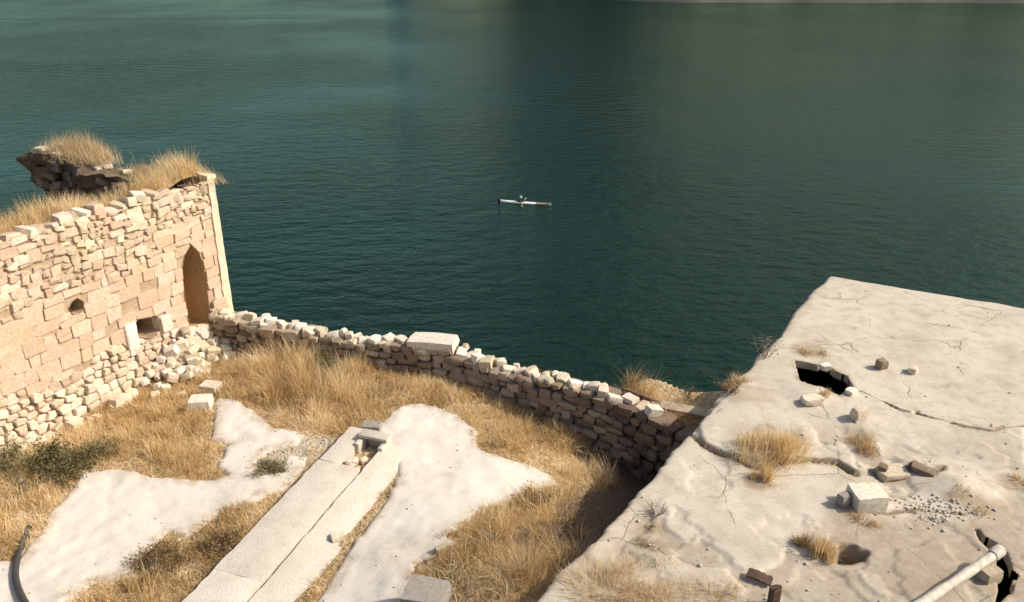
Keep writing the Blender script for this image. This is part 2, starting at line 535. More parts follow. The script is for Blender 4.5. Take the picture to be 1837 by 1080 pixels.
def build_ground():
    xs = np.arange(-24, 9.5, .11)
    ys = np.arange(2, 33, .11)
    X, Y = np.meshgrid(xs, ys)
    Z = ground_z(X, Y)
    keep = Z > -13.2
    V, F, used = grid_mesh(X, Y, Z, keep)
    me = mesh_np('ground', V, F, M['earth'])
    g = sstep(-.4, .4, sdf(V[:, 0], V[:, 1], GRAVEL))
    set_attr(me, 'gravel', g)
    yl = np.interp(V[:, 0], low_line[:, 0], low_line[:, 1])
    ditch = np.maximum(sstep(-2.15, -1.75, SLAB_EDGE_W(V[:, 0], V[:, 1]) + .25 * fnoise(V[:, 0], V[:, 1], .6, 3, 55)) * sstep(10.0, 11.0, V[:, 1]), sstep(1.4, .8, yl - V[:, 1]) * sstep(-.3, 1.2, V[:, 0]) * (V[:, 1] < yl + .1))  # band sized to the roof's cast shadow, plus the pit along the low wall
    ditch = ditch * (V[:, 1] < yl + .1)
    set_attr(me, 'soil_shade', ditch)
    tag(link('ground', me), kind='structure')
build_ground()

# ------------------------------------------------------------------ bare limestone floor patches
ROCK_PX = {
    'a': [(150, 852), (215, 842), (290, 860), (350, 866), (430, 852), (470, 858), (500, 845), (520, 818), (556, 820), (545, 845), (505, 885),
          (460, 903), (400, 920), (365, 945), (335, 968), (300, 958), (270, 985), (245, 1005), (240, 1035), (165, 1050), (120, 1085), (90, 1150),
          (-30, 1150), (-30, 1012), (30, 1008), (70, 960), (85, 925), (130, 880)],
    'b': [(388, 708), (425, 722), (455, 738), (490, 768), (545, 782), (535, 800), (482, 812), (458, 832), (472, 862), (410, 864), (388, 838), (405, 802), (376, 790), (386, 755)],
    'c': [(672, 770), (700, 745), (720, 730), (760, 723), (820, 740), (855, 765), (860, 795), (880, 808), (930, 818), (990, 832), (1000, 848),
          (960, 865), (930, 890), (900, 915), (850, 930), (825, 960), (800, 985), (815, 1000), (800, 1020), (745, 1040), (730, 1150), (530, 1150),
          (590, 1060), (648, 968), (690, 905), (716, 850), (704, 815), (672, 792)],
}
ROCKS = {k: poly_at(v) for k, v in ROCK_PX.items()}

def rock_sdf(x, y):
    d = np.full(np.shape(x), -9.0)
    for k in ROCKS: d = np.maximum(d, sdf(x, y, ROCKS[k]))
    return d + .09 * fnoise(x, y, .55, 3, 21) + .06 * fnoise(x, y, .16, 4, 22)

def rock_lift(x, y):
    d = rock_sdf(x, y)
    return d, -.06 + .11 * sstep(-.07, .06, d) + .025 * fnoise(x, y, 1.1, 3, 31) + .006 * fnoise(x, y, .2, 4, 33)

def build_rocks():
    for k, P in ROCKS.items():
        lo, hi = P.min(0) - .3, P.max(0) + .3
        X, Y = np.meshgrid(np.arange(lo[0], hi[0], .045), np.arange(lo[1], hi[1], .045))
        d, l = rock_lift(X, Y)
        dk = sdf(X, Y, P)
        Z = ground_z(X, Y) + l
        keep = (d > -.12) & (dk > -.3)
        V, F, used = grid_mesh(X, Y, Z, keep)
        me = mesh_np('rock_floor', V, F, M['rock'])
        set_attr(me, 'edge', np.maximum(1 - sstep(.0, .30, d + .15 * fnoise(X, Y, .35, 4, 35)), .35 * sstep(.25, .5, fnoise(X, Y, .9, 5, 36))).ravel()[used])
        tag(link('rock_floor', me), kind='structure')
build_rocks()

def surf_z(x, y):
    d, l = rock_lift(np.array([x]), np.array([y]))
    z = float(ground_z(np.array([x]), np.array([y]))[0])
    return z + max(0.0, float(l[0])) if d[0] > -.1 else z

# ------------------------------------------------------------------ rocks (shared meshes)
def rock_mesh(seed, p=5.0, jit=.07):
    rnd = random.Random(seed)
    bm = bmesh.new()
    bmesh.ops.create_cube(bm, size=2)
    bmesh.ops.subdivide_edges(bm, edges=bm.edges[:], cuts=1, use_grid_fill=True)
    for v in bm.verts:
        c = v.co.normalized()
        s = (abs(c.x) ** p + abs(c.y) ** p + abs(c.z) ** p) ** (-1 / p)
        v.co = c * s * .5
        v.co += Vector((rnd.uniform(-1, 1), rnd.uniform(-1, 1), rnd.uniform(-1, 1))) * jit
    bmesh.ops.triangulate(bm, faces=bm.faces)
    bmesh.ops.recalc_face_normals(bm, faces=bm.faces)
    me = bpy.data.meshes.new('stone')
    bm.to_mesh(me); bm.free()
    me.materials.append(M['field_stone'])
    me.shade_smooth()
    me.set_sharp_from_angle(angle=R(38))
    return me
ROCKM = [rock_mesh(i, random.choice([3.5, 5, 7]), .06) for i in range(14)]
BLOCKM = [rock_mesh(40 + i, 14, .025) for i in range(6)]

def rock(name, loc, size, rot=(0, 0, 0), mat='field_stone', parent=None, block=False):
    o = link(name, random.choice(BLOCKM if block else ROCKM), parent, loc)
    o.scale = size
    o.rotation_euler = rot
    o.material_slots[0].link = 'OBJECT'
    o.material_slots[0].material = M[mat]
    return o

# ------------------------------------------------------------------ left ruin
ruin = empty('ruined_stone_building', (CORNER[0], CORNER[1], -.3))
tag(ruin, 'roofless ruined stone building with a pointed arch niche and grass on top', 'ruin')
ROT_W = math.atan2(-WD[1], -WD[0])
RO = np.array([CORNER[0], CORNER[1], -.3])

def wl(s, t, e=0.0):
    """wall coordinates (along, height, outwards) to coordinates local to the ruin's empty"""
    q = CORNER + WD * s - WI * e
    return Vector((q[0] - RO[0], q[1] - RO[1], t - RO[2]))

arch = [(.74, .35), (.70, 1.2), (.68, 1.75), (.69, 2.10), (.77, 2.40), (.97, 2.68), (1.20, 2.46), (1.33, 2.16), (1.38, 1.75), (1.40, 1.2), (1.41, .35)]
hole_sq = [(2.32, .86), (2.30, 1.22), (2.86, 1.36), (2.92, 1.30), (2.94, .92), (2.6, .74)]
hole_rd = [(4.13, 2.16), (4.10, 2.32), (4.22, 2.46), (4.36, 2.42), (4.46, 2.30), (4.40, 2.12), (4.25, 2.08)]
S_END = 9.5
def ttop(s):
    return WALL_TOP - .05 + .10 * float(fnoise(np.array([s]), np.array([3.0]), .8, 3, 44)[0]) - .02 * s * 0

def build_ruin_core():
    outer = [(-.02, -1.2), (-.02, ttop(0) - .05)]
    outer = [(0.02, -1.2)] + [(0.02 + i * .25, ttop(i * .25) - .10) for i in range(int(S_END / .25) + 1)] + [(S_END, -1.2)]
    loops = [outer, arch, hole_sq, hole_rd]
    pts, edges = [], []
    for lp in loops:
        b = len(pts)
        pts += [Vector(p) for p in lp]
        edges += [(b + i, b + (i + 1) % len(lp)) for i in range(len(lp))]
    vv, ee, ff, *_ = delaunay_2d_cdt(pts, edges, [], 0, 1e-5)
    lp_np = [np.array(l) for l in loops]
    bm = bmesh.new()
    bv = [bm.verts.new(wl(p.x, p.y, -.04)) for p in vv]
    for f in ff:
        c = sum((Vector(vv[i]) for i in f), Vector((0, 0))) / len(f)
        cx, cy = np.array([c.x]), np.array([c.y])
        if sdf(cx, cy, lp_np[0])[0] < 0: continue
        if any(sdf(cx, cy, l)[0] > 0 for l in lp_np[1:]): continue
        bm.faces.new([bv[i] for i in f])
    # thickness: a back skin 0.7 m behind and the two ends
    ob = [bm.verts.new(wl(p[0], p[1], -.75)) for p in outer]
    of = [bm.verts.new(wl(p[0], p[1], -.04)) for p in outer]
    for i in range(len(outer)):
        j = (i + 1) % len(outer)
        bm.faces.new((of[i], of[j], ob[j], ob[i]))
    core = bm_obj('wall', bm, M['mortar'], ruin)
    def recess(name, lp, depth, mat, mat2=None):
        bm = bmesh.new()
        a = [bm.verts.new(wl(p[0], p[1], .0)) for p in lp]
        c = [bm.verts.new(wl(p[0], p[1], -depth)) for p in lp]
        for i in range(len(lp)):
            j = (i + 1) % len(lp)
            bm.faces.new((a[i], a[j], c[j], c[i]))
        bm.faces.new(c)
        return bm_obj(name, bm, mat, ruin)
    recess('arched_niche', arch, 1.7, M['brown_plaster'])
    recess('square_opening', hole_sq, 1.0, M['mortar'])
    recess('putlog_hole', hole_rd, .6, M['mortar'])
    return core
RUIN_WALL = build_ruin_core()

def clip_poly(poly, a, n):
    """keep the side where (p-a).n <= 0"""
    out = []
    L = len(poly)
    for i in range(L):
        p, q = poly[i], poly[(i + 1) % L]
        dp, dq = (p - a) @ n, (q - a) @ n
        if dp <= 0: out.append(p)
        if (dp < 0) != (dq < 0) and dp != dq:
            out.append(p + (q - p) * (dp / (dp - dq)))
    return out

def is_ashlar(s, t):
    # dressed, partly plastered facing survives low and round the niche
    top = 2.75 + .25 * math.sin(s * 1.7) - .12 * max(0, s - 2.2)
    bot = .95 - .05 * s + .12 * math.sin(s * 2.3)
    if s < 1.75: top, bot = 3.15, .3
    return bot < t < top

def is_base(s, t):
    return t < 1.0 - .05 * s + .12 * math.sin(s * 2.3)

def build_ruin_stones():
    rnd = random.Random(5)
    seeds = []
    t = -.45
    while t < WALL_TOP - .05:
        hrow = rnd.uniform(.25, .36) if .9 < t < 2.5 else rnd.uniform(.16, .25)
        s = rnd.uniform(-.1, .2)
        while s < 7.35:
            a = is_ashlar(s, t)
            w = rnd.uniform(.26, .58) if a else rnd.uniform(.15, .40)
            if not a and not is_base(s, t): w *= rnd.choice([.8, 1, 1.15])
            jt = .035 if a else .055
            y0, y1 = t + rnd.uniform(-jt, jt), t + hrow + rnd.uniform(-jt, jt)
            if w < (.46 if a else .26) and rnd.random() < .3 and not is_base(s, t):
                ym = y0 + (y1 - y0) * rnd.uniform(.35, .65)
                seeds.append((s + w / 2, (y0 + ym) / 2, a, (s, s + w, y0, ym)))
                seeds.append((s + w / 2, (ym + y1) / 2, a, (s, s + w, ym, y1)))
            else:
                seeds.append((s + w / 2, (y0 + y1) / 2, a, (s, s + w, y0, y1)))
            s += w
        t += hrow
    S = np.array([(q[0], q[1]) for q in seeds])
    an = np.array([1.0, 1.35])
    la, lh, lr = np.array(arch), np.array(hole_sq), np.array(hole_rd)
    SA = S * an
    count = 0
    la, lh, lr = np.array(arch), np.array(hole_sq), np.array(hole_rd)
    cells = []
    for i, (s, t, ash, rc) in enumerate(seeds):
        base = is_base(s, t)
        if not base:
            s0, s1, t0, t1 = rc
            j = .026 if ash else .04
            quad = [(s0, t0), (s1, t0), (s1, t1), (s0, t1)]
            ang = rnd.uniform(-.03, .03) if ash else rnd.uniform(-.12, .12)
            mx_, my_ = (s0 + s1) / 2, (t0 + t1) / 2
            poly = []
            for (qs, qt) in quad:
                ds, dt = qs - mx_, qt - my_
                poly.append(np.array([mx_ + ds * math.cos(ang) - dt * math.sin(ang) + rnd.uniform(-j, j), my_ + ds * math.sin(ang) + dt * math.cos(ang) + rnd.uniform(-j, j)]) * an)
        else:
            box = [(-.0, -.6), (7.6, -.6), (7.6, 4.6), (-.0, 4.6)]
            poly = [np.array(p) * an for p in box]
            d = ((SA - SA[i]) ** 2).sum(1)
            for j in np.argsort(d)[1:22]:
                mid = (SA[i] + SA[j]) / 2
                poly = clip_poly(poly, mid, SA[j] - SA[i])
                if len(poly) < 3: break
        if len(poly) < 3: continue
        poly = [p / an for p in poly]
        c = sum(poly) / len(poly)
        tt = ttop(c[0])
        poly = clip_poly(poly, np.array([0, tt]), np.array([0, 1.0]))
        poly = clip_poly(poly, np.array([.16, 0]), np.array([-1.0, 0]))
        if len(poly) < 3: continue
        c = sum(poly) / len(poly)
        cx, cy = np.array([c[0]]), np.array([c[1]])
        # fit round the openings: cut the cell back from the opening's edge
        bad = False
        for lp in (la, lh, lr):
            pa = np.array(poly)
            if sdf(cx, cy, lp)[0] > .02: bad = True; break
            ins = sdf(pa[:, 0], pa[:, 1], lp)
            if (ins > -.01).any() or sdf(cx, cy, lp)[0] > -.3:
                # cut along the edge of the opening that faces the stone
                best, bd = None, -1e9
                cc = lp.mean(0)
                for k in range(len(lp)):
                    a, b = lp[k], lp[(k + 1) % len(lp)]
                    e = b - a
                    nn_ = np.array([e[1], -e[0]]) / np.hypot(*e)
                    if (cc - a) @ nn_ > 0: nn_ = -nn_
                    dd = (c - a) @ nn_
                    if dd > bd: bd, best = dd, (a, nn_)
                poly = clip_poly(poly, best[0] + best[1] * .012, -best[1])
                if len(poly) < 3: bad = True; break
        if bad: continue
        area = .5 * abs(sum(poly[k][0] * poly[(k + 1) % len(poly)][1] - poly[(k + 1) % len(poly)][0] * poly[k][1] for k in range(len(poly))))
        if area < .006: continue
        cells.append((poly, ash))
    def area_of(pl):
        return .5 * abs(sum(pl[k][0] * pl[(k + 1) % len(pl)][1] - pl[(k + 1) % len(pl)][0] * pl[k][1] for k in range(len(pl))))
    cells.sort(key=lambda q: -area_of(q[0]))
    small = {'pink_stone': bmesh.new(), 'pale_stone': bmesh.new(), 'ashlar': bmesh.new()}
    for ci_, (poly, ash) in enumerate(cells):
        c = sum(poly) / len(poly)
        base = is_base(c[0], c[1])
        niche = c[0] < 1.75 and .3 < c[1] < 3.2
        gap = rnd.choice([-.012, -.006, -.002, .002, .006, .022]) if ash else (rnd.uniform(.012, .03) if base else rnd.choice([-.004, .0, .004, .008, .014, .024, .036]))
        if niche: gap = .004
        # rounded outline
        ring = []
        L = len(poly)
        r = rnd.uniform(.06, .16) if ash else (rnd.uniform(.10, .22) if base else rnd.uniform(.08, .2))
        for k in range(L):
            p0, p1, p2 = poly[k - 1], poly[k], poly[(k + 1) % L]
            if np.hypot(*(p1 - p0)) < .05:
                ring.append(p1); continue
            ring.append(p1 + (p0 - p1) * r * .8)
            ring.append(p1 + (p2 - p1) * r * .8)
        ring = [q + np.array([rnd.uniform(-1, 1), rnd.uniform(-1, 1)]) * (.009 if ash else .017) for q in ring]
        def shrink(q, g):
            v = q - c
            l = np.hypot(*v)
            return c + v * max(.15, (l - g) / max(l, 1e-6))
        if ash and not niche and rnd.random() < .05: continue
        pro = rnd.uniform(-.016, .016) if ash else rnd.uniform(-.012, .045)
        if niche: pro = rnd.uniform(.0, .006)
        if base: pro = rnd.uniform(.0, .12) + max(0, .4 - c[1]) * .12
        tilt = np.array([rnd.uniform(-1, 1), rnd.uniform(-1, 1)]) * (.04 if ash else (.12 if base else .08))
        bev = .010 if ash else rnd.uniform(.010, .024)
        mat = 'ashlar' if ash else ('pale_stone' if base else 'pink_stone')
        if not ash and not base and rnd.random() < .16: mat = 'pale_stone'
        single = ci_ < 297
        bm = bmesh.new() if single else small[mat]
        rings = []
        for g, dep in ((gap, -.10), (gap, pro - bev), (gap + bev, pro)):
            rings.append([bm.verts.new(wl(*(lambda q: (q[0], q[1]))(shrink(q, g)), dep + (float((shrink(q, g) - c) @ tilt) if dep > -.05 else 0))) for q in ring])
        ctr = bm.verts.new(wl(c[0], c[1], pro + (.002 if ash else rnd.uniform(-.004, .012))))
        n = len(ring)
        for k in range(n):
            k2 = (k + 1) % n
            for a, b in ((0, 1), (1, 2)):
                bm.faces.new((rings[a][k], rings[a][k2], rings[b][k2], rings[b][k]))
            bm.faces.new((rings[2][k], rings[2][k2], ctr))
        if single: bm_obj('stone', bm, M[mat], RUIN_WALL, 42)
        count += 1
    for mat, bm in small.items():
        o = bm_obj('small_stones', bm, M[mat], RUIN_WALL, 42)
        o['kind'] = 'stuff'
    print('ruin wall stones', count)
build_ruin_stones()

def box_bm(bm, cx, cy, cz, sx, sy, sz, rz=0.0, jit=0.0, bev=.0):
    m = Matrix.Translation((cx, cy, cz)) @ Matrix.Rotation(rz, 4, 'Z') @ Matrix.Diagonal((sx, sy, sz, 1))
    r = bmesh.ops.create_cube(bm, size=1, matrix=m)
    if bev > 0:
        es = {e for v in r['verts'] for e in v.link_edges}
        r2 = bmesh.ops.bevel(bm, geom=list(es), offset=bev, segments=2, affect='EDGES', profile=.5)
        if jit:
            for v in r2['verts']: v.co += Vector((random.uniform(-1, 1), random.uniform(-1, 1), random.uniform(-1, 1))) * jit
    elif jit:
        for v in r['verts']: v.co += Vector((random.uniform(-1, 1), random.uniform(-1, 1), random.uniform(-1, 1))) * jit

def build_ruin_rest():
    rnd = random.Random(9)
    # pale plastered quoin strip at the seaward corner
    bm = bmesh.new()
    prev = None
    zs = np.linspace(-.2, WALL_TOP + .08, 30)
    for z in zs:
        w = .17 + .07 * (1 - z / 4.2) + .018 * rnd.uniform(-1, 1)
        ring = [bm.verts.new(wl(s, z, e)) for s, e in ((-.03 + .007 * rnd.uniform(-1, 1), -.72), (-.03 + .007 * rnd.uniform(-1, 1), .035), (w, .035 + .006 * rnd.uniform(-1, 1)), (w, -.2))]
        if prev:
            for k in range(4): bm.faces.new((prev[k], prev[(k + 1) % 4], ring[(k + 1) % 4], ring[k]))
        prev = ring
    bm.faces.new(prev)
    bm_obj('corner_strip', bm, M['plaster'], ruin)
    # loose coping stones along the top of the lit wall
    s = .2
    while s < 7.2:
        w = rnd.uniform(.16, .36)
        big = 2.9 < s < 3.25
        h = rnd.uniform(.10, .22) + (.14 if big else 0)
        z = ttop(s) - .02 + h * .25 - (.22 if s < 1.2 else 0)
        rock('coping_stone', wl(s + w / 2, z, -.18 + rnd.uniform(-.05, .08)), (w * 1.08, .42, h * 1.2), (rnd.uniform(-.3, .3), rnd.uniform(-.25, .25), ROT_W + rnd.uniform(-.5, .5)),
             'pink_stone' if rnd.random() < .6 else 'pale_stone', ruin)
        s += w * rnd.uniform(.95, 1.25)
    # earth fill behind the wall, sinking towards the ruined far wall
    ss, ee = np.meshgrid(np.linspace(-.0, 10, 60), np.linspace(.3, 8.6, 50))
    zz = 4.02 - 1.75 * sstep(.7, 3.2, ee + .6 * fnoise(ss, ee, 1.5, 3, 61)) + .12 * fnoise(ss, ee, .9, 4, 62)
    zz += .25 * sstep(2.0, .0, ss)
    zz -= 8.0 * sstep(1.2, 2.7, ee) * sstep(1.2, 2.6, ss)
    zz -= 8.0 * sstep(5.6, 6.8, ee)
    XX = CORNER[0] + WD[0] * ss + WI[0] * ee - RO[0]
    YY = CORNER[1] + WD[1] * ss + WI[1] * ee - RO[1]
    V, F, _ = grid_mesh(XX, YY, zz - RO[2])
    link('earth_fill', mesh_np('earth_fill', V, F, M['earth']), ruin)
    # outer faces of the block (out of sight from the terrace)
    bm = bmesh.new()
    for a, b in (((-.0, .6), (-.0, 8.6)), ((0, 8.6), (10, 8.6))):
        q = [wl(a[0], -13, -a[1]), wl(b[0], -13, -b[1]), wl(b[0], -3, -b[1]), wl(a[0], -3, -a[1])]
        bm.faces.new([bm.verts.new(p) for p in q])
    bm_obj('outer_wall', bm, M['pink_stone'], ruin)
    # remains of the far (river side) wall: eroded rubble core, shaded towards the terrace
    L = np.linspace(.12, 6.95, 110)
    def topz(l):
        return 4.12 - .30 * math.exp(-((l - 2.3) / 1.3) ** 2) - .12 * math.exp(-((l - 4.0) / .6) ** 2) + .10 * math.exp(-((l - 6.3) / .9) ** 2) - .2 * sstep(6.6, 6.95, l) + .09 * float(fnoise(np.array([l]), np.array([1.5]), .5, 4, 71)[0])
    bm = bmesh.new()
    rows = []
    for l in L:
        tz = topz(l)
        # inner face, overhanging a little at the top, then the broken top and the outer face
        prof = []
        for k in range(25):
            f = k / 24
            z = 1.6 + (tz - 1.6) * f
            n = mnoise.fractal(Vector((l * 1.6, z * 2.0, 4.2)), .8, 2.1, 6)
            inn = -.40 - .22 * f ** 3 * (1 if l > 3.2 else .3) - .34 * n + .12 * math.sin(l * 2 + z * 2.5)
            prof.append((inn, z))
        for k in range(5):
            f = (k + 1) / 5
            prof.append((-.3 + .36 * f, tz + .05 * mnoise.fractal(Vector((l * 2, f * 2, 8)), 1, 2, 3) - .05 * f))
        prof.append((.07, 1.0)); prof.append((.07, -13))
        end = 1.0
        row = []
        for e, z in prof:
            ll = l
            if l > 6.5: ll = l - .24 * (1 - min(1, max(0, (z - 2.3) / 1.6)))
            q = CORNER + WI * ll - WD * e
            row.append(bm.verts.new((q[0] - RO[0], q[1] - RO[1], z - RO[2])))
        rows.append(row)
    for a, b in zip(rows[:-1], rows[1:]):
        for k in range(len(a) - 1): bm.faces.new((a[k], a[k + 1], b[k + 1], b[k]))
    for row in (rows[0], rows[-1]):
        bm.faces.new(row)
    rw = bm_obj('river_wall', bm, M['dark_stone'], ruin, 50)
    # broken stones still sticking out of its face and lying on its top
    for i in range(120):
        l = rnd.uniform(.9, 6.6)
        z = rnd.uniform(2.6, topz(l) - .1)
        q = CORNER + WI * l + WD * (.46 + rnd.uniform(-.08, .12))
        w = rnd.uniform(.22, .5)
        rock('stone', (q[0] - RO[0], q[1] - RO[1], z - RO[2]), (w, w * .7, w * rnd.uniform(.45, .8)), (rnd.uniform(-.3, .3), rnd.uniform(-.3, .3), ROT_W + math.pi / 2 + rnd.uniform(-.4, .4)), 'dark_stone', rw)
    for i in range(18):
        l = rnd.uniform(.5, 6.7)
        q = CORNER + WI * l + WD * rnd.uniform(-.3, .4)
        w = rnd.uniform(.18, .42)
        rock('stone', (q[0] - RO[0], q[1] - RO[1], topz(l) + .03 - RO[2]), (w, w * .8, w * rnd.uniform(.25, .5)), (rnd.uniform(-.15, .15), rnd.uniform(-.15, .15), rnd.uniform(0, 6)), 'pale_stone', rw)
    # flat coping along the top by the corner
    bm = bmesh.new()
    q = CORNER + WI * .75 - WD * .02
    box_bm(bm, q[0] - RO[0], q[1] - RO[1], 4.22 - RO[2], 1.6, .16, .10, math.atan2(WI[1], WI[0]), .006, .012)
    bm_obj('coping_slab', bm, M['plaster'], ruin)
    # square pale jamb block of the low opening
    bm = bmesh.new()
    p = wl(3.12, .95, -.10)
    box_bm(bm, p.x, p.y, p.z, .30, .34, .82, ROT_W, .012, .02)
    bm_obj('jamb_stone', bm, M['white_stone'], ruin)
    p = wl(2.16, .98, -.06)
    bm = bmesh.new()
    box_bm(bm, p.x, p.y, p.z, .32, .34, .40, ROT_W + .08, .012, .02)
    bm_obj('jamb_stone', bm, M['white_stone'], ruin)
build_ruin_rest()

# ------------------------------------------------------------------ rubble at the foot of the ruin
def build_rubble():
    rnd = random.Random(21)
    def describe(w, white, s, e):
        size = 'small' if w < .24 else ('middling' if w < .33 else 'large')
        place = 'right under the arched niche' if s < 1.35 else ('left of the arched niche' if s < 2.1 else 'under the square opening')
        where = 'high in the rubble heap' if e < .3 else ('midway down the rubble heap' if e < .6 else 'at the rubble heap edge')
        return f"{size} {'white' if white else 'cream'} broken stone {where} {place}"
    n = 0
    for i in range(170):
        s = rnd.gauss(1.7, .75)
        if not 0.3 < s < 3.6: continue
        e = abs(rnd.gauss(0, .5)) + .1
        hz = max(0, 1.0 - e * .85) * math.exp(-((s - 1.7) / 1.1) ** 2)
        w = rnd.uniform(.12, .36)
        q = CORNER + WD * s - WI * e
        z = ground_z(np.array([q[0]]), np.array([q[1]]))[0] + hz * rnd.uniform(.5, 1.15) + w * .15
        o = rock('fallen_stone', (q[0], q[1], z), (w, w * rnd.uniform(.6, .9), w * rnd.uniform(.5, .8)), (rnd.uniform(-.4, .4), rnd.uniform(-.4, .4), rnd.uniform(0, 6)),
                 'white_stone' if (i % 3 == 0) else 'pale_stone')
        tag(o, describe(w, i % 3 == 0, s, e), 'stone', 'fallen stones heaped at the foot of the arched wall')
    # scattered stones along the wall foot
    for i in range(34):
        s = rnd.uniform(3.4, 7.2)
        e = rnd.uniform(.12, .42)
        w = rnd.uniform(.18, .38)
        q = CORNER + WD * s - WI * e
        z = ground_z(np.array([q[0]]), np.array([q[1]]))[0] + w * .2
        o = rock('fallen_stone', (q[0], q[1], z), (w, w * .8, w * .65), (rnd.uniform(-.4, .4), rnd.uniform(-.4, .4), rnd.uniform(0, 6)), 'pale_stone')
        where = 'just left of the square opening' if s < 4.2 else ('below the small round hole' if s < 5.2 else 'near the left edge of the view')
        tag(o, f"{'small' if w < .25 else ('middling' if w < .31 else 'large')} tumbled stone {'touching' if e < .25 else 'just off'} the wall foot {where}", 'stone', 'tumbled stones along the foot of the ruined wall')
build_rubble()

def single_stone(u, v, size, rz, mat, label, block=True, name='stone_block', zoff=0.0, rx=0.0, ry=0.0, z=None):
    p = at(u, v, 0)
    for _ in range(4):
        zz = surf_z(p[0], p[1]) if z is None else z
        p = at(u, v, zz)
    o = rock(name, (p[0], p[1], zz + size[2] * .42 + zoff), size, (rx, ry, rz), mat, None, block)
    tag(o, label, 'stone')
    return o
single_stone(362, 734, (.50, .42, .32), .12, 'white_stone', 'squared white block, the nearer of the two beside the dry grass below the ruin')
single_stone(380, 706, (.46, .36, .24), -.25, 'white_stone', 'squared white block just behind its twin below the ruin', zoff=.05)
single_stone(362, 668, (.36, .30, .30), .7, 'white_stone', 'sharp triangular white stone at the edge of the rubble heap', block=False)
single_stone(402, 636, (.44, .3, .26), .3, 'pale_stone', 'rounded pale stone lying under the left end of the low wall', block=False)
single_stone(766, 1094, (.66, .56, .48), -.25, 'grey_stone', 'large grey squared block in the grass at the bottom of the view', zoff=-.02)
single_stone(668, 776, (.42, .30, .12), -.1, 'grey_stone', 'flat grey slab lying behind the small stone box', name='stone_slab', zoff=.12)
single_stone(606, 968, (.26, .2, .14), .5, 'pale_stone', 'small pale stone in the sandy strip right of the paved ledge', block=False)
single_stone(790, 988, (.2, .14, .1), .5, 'field_stone', 'small brown stone at the right rim of the white rock floor', block=False)

# ------------------------------------------------------------------ paved ledge
def build_ledge():
    a0 = at(440, 1080, .2)[:2]; a1 = at(672, 812, .2)[:2]
    D = (a1 - a0) / np.hypot(*(a1 - a0))
    Nn = np.array([-D[1], D[0]])           # to the left
    org = a0 - D * 2.6
    root = empty('paved_ledge', (org[0], org[1], 0))
    tag(root, 'long low ledge of two rows of pale paving slabs split by a dark joint', 'ledge')
    rnd = random.Random(3)
    def slab(l0, l1, w0, w1, z0, z1, dz=0.0):
        """slab spanning l along and w across (left positive); z0,z1 the top at w0,w1"""
        bm = bmesh.new()
        nl, nw = max(2, int((l1 - l0) / .16)), max(2, int(abs(w1 - w0) / .16))
        g = .002
        top = []
        for i in range(nl + 1):
            row = []
            for j in range(nw + 1):
                l = l0 + g + (l1 - l0 - 2 * g) * i / nl
                w = w0 + g + (w1 - w0 - 2 * g) * j / nw
                if i in (0, nl): l += rnd.uniform(-.004, .004)
                if j in (0, nw): w += rnd.uniform(-.02, .012) * (1 if j else -1) if (j == 0 and w0 < -.5) or (j == nw and w1 > .5) else rnd.uniform(-.012, .012)
                z = z0 + (z1 - z0) * j / nw + dz + .012 * mnoise.noise(Vector((l * 2, w * 2, l0)))
                if i in (0, nl) or j in (0, nw): z -= .018 + .012 * rnd.random()
                q = D * l + Nn * w
                row.append(bm.verts.new((q[0], q[1], z)))
            top.append(row)
        for i in range(nl):
            for j in range(nw): bm.faces.new((top[i][j], top[i + 1][j], top[i + 1][j + 1], top[i][j + 1]))
        rim = [top[i][0] for i in range(nl + 1)] + [top[nl][j] for j in range(1, nw + 1)] + [top[i][nw] for i in range(nl - 1, -1, -1)] + [top[0][j] for j in range(nw - 1, 0, -1)]
        low = [bm.verts.new((v.co.x, v.co.y, -.25)) for v in rim]
        for k in range(len(rim)):
            k2 = (k + 1) % len(rim)
            bm.faces.new((rim[k], rim[k2], low[k2], low[k]))
        bm_obj('paving_slab', bm, M['ledge'], root, 60)
    Ltot = np.hypot(*(a1 - org))
    # left row
    cuts = [0, 3.1, Ltot - .55]
    for a, b in zip(cuts[:-1], cuts[1:]): slab(a, b, .03, .98, .20, .20, rnd.uniform(-.006, .006))
    slab(Ltot - .55, Ltot + .75, .52, .98, .20, .20)
    # right row, tilted down to the right
    cuts = [0, 2.5, 4.4, Ltot + .5]
    for a, b in zip(cuts[:-1], cuts[1:]):
        slab(a, b, -.82 + rnd.uniform(-.03, .03) + .12 * max(0, (a - 2) / 2), -.025, .06, .19, rnd.uniform(-.006, .006))
    # little stone box at the far end
    q = D * (Ltot + .35) + Nn * .22
    bx = empty('stone_box', (org[0] + q[0], org[1] + q[1], -.12), math.atan2(-Nn[1], -Nn[0]))
    tag(bx, 'small open fronted stone box at the far end of the paved ledge', 'stone box')
    for nm, c, s in (('lid', (0, .11, .40), (.66, .26, .08)), ('side', (-.27, 0, .17), (.10, .44, .36)), ('side', (.27, 0, .17), (.10, .44, .36)), ('back', (0, .2, .17), (.43, .08, .36))):
        bm = bmesh.new()
        box_bm(bm, *c, *s, 0, .006, .012)
        bm_obj(nm, bm, M['ledge'], bx)
    for i in range(9):
        q = D * (Ltot - .52 + .045 * i) + Nn * rnd.uniform(.1, .45)
        w = rnd.uniform(.1, .22)
        o = rock('fallen_stone', (org[0] + q[0], org[1] + q[1], .05 + w * .2), (w, w * .8, w * .6), (rnd.uniform(-.3, .3), rnd.uniform(-.3, .3), rnd.uniform(0, 6)), 'pale_stone')
        tag(o, 'small pale rubble stone lying in the gap in front of the stone box', 'stone', 'rubble in front of the stone box')
    return org, D, Nn, Ltot
LEDGE = build_ledge()

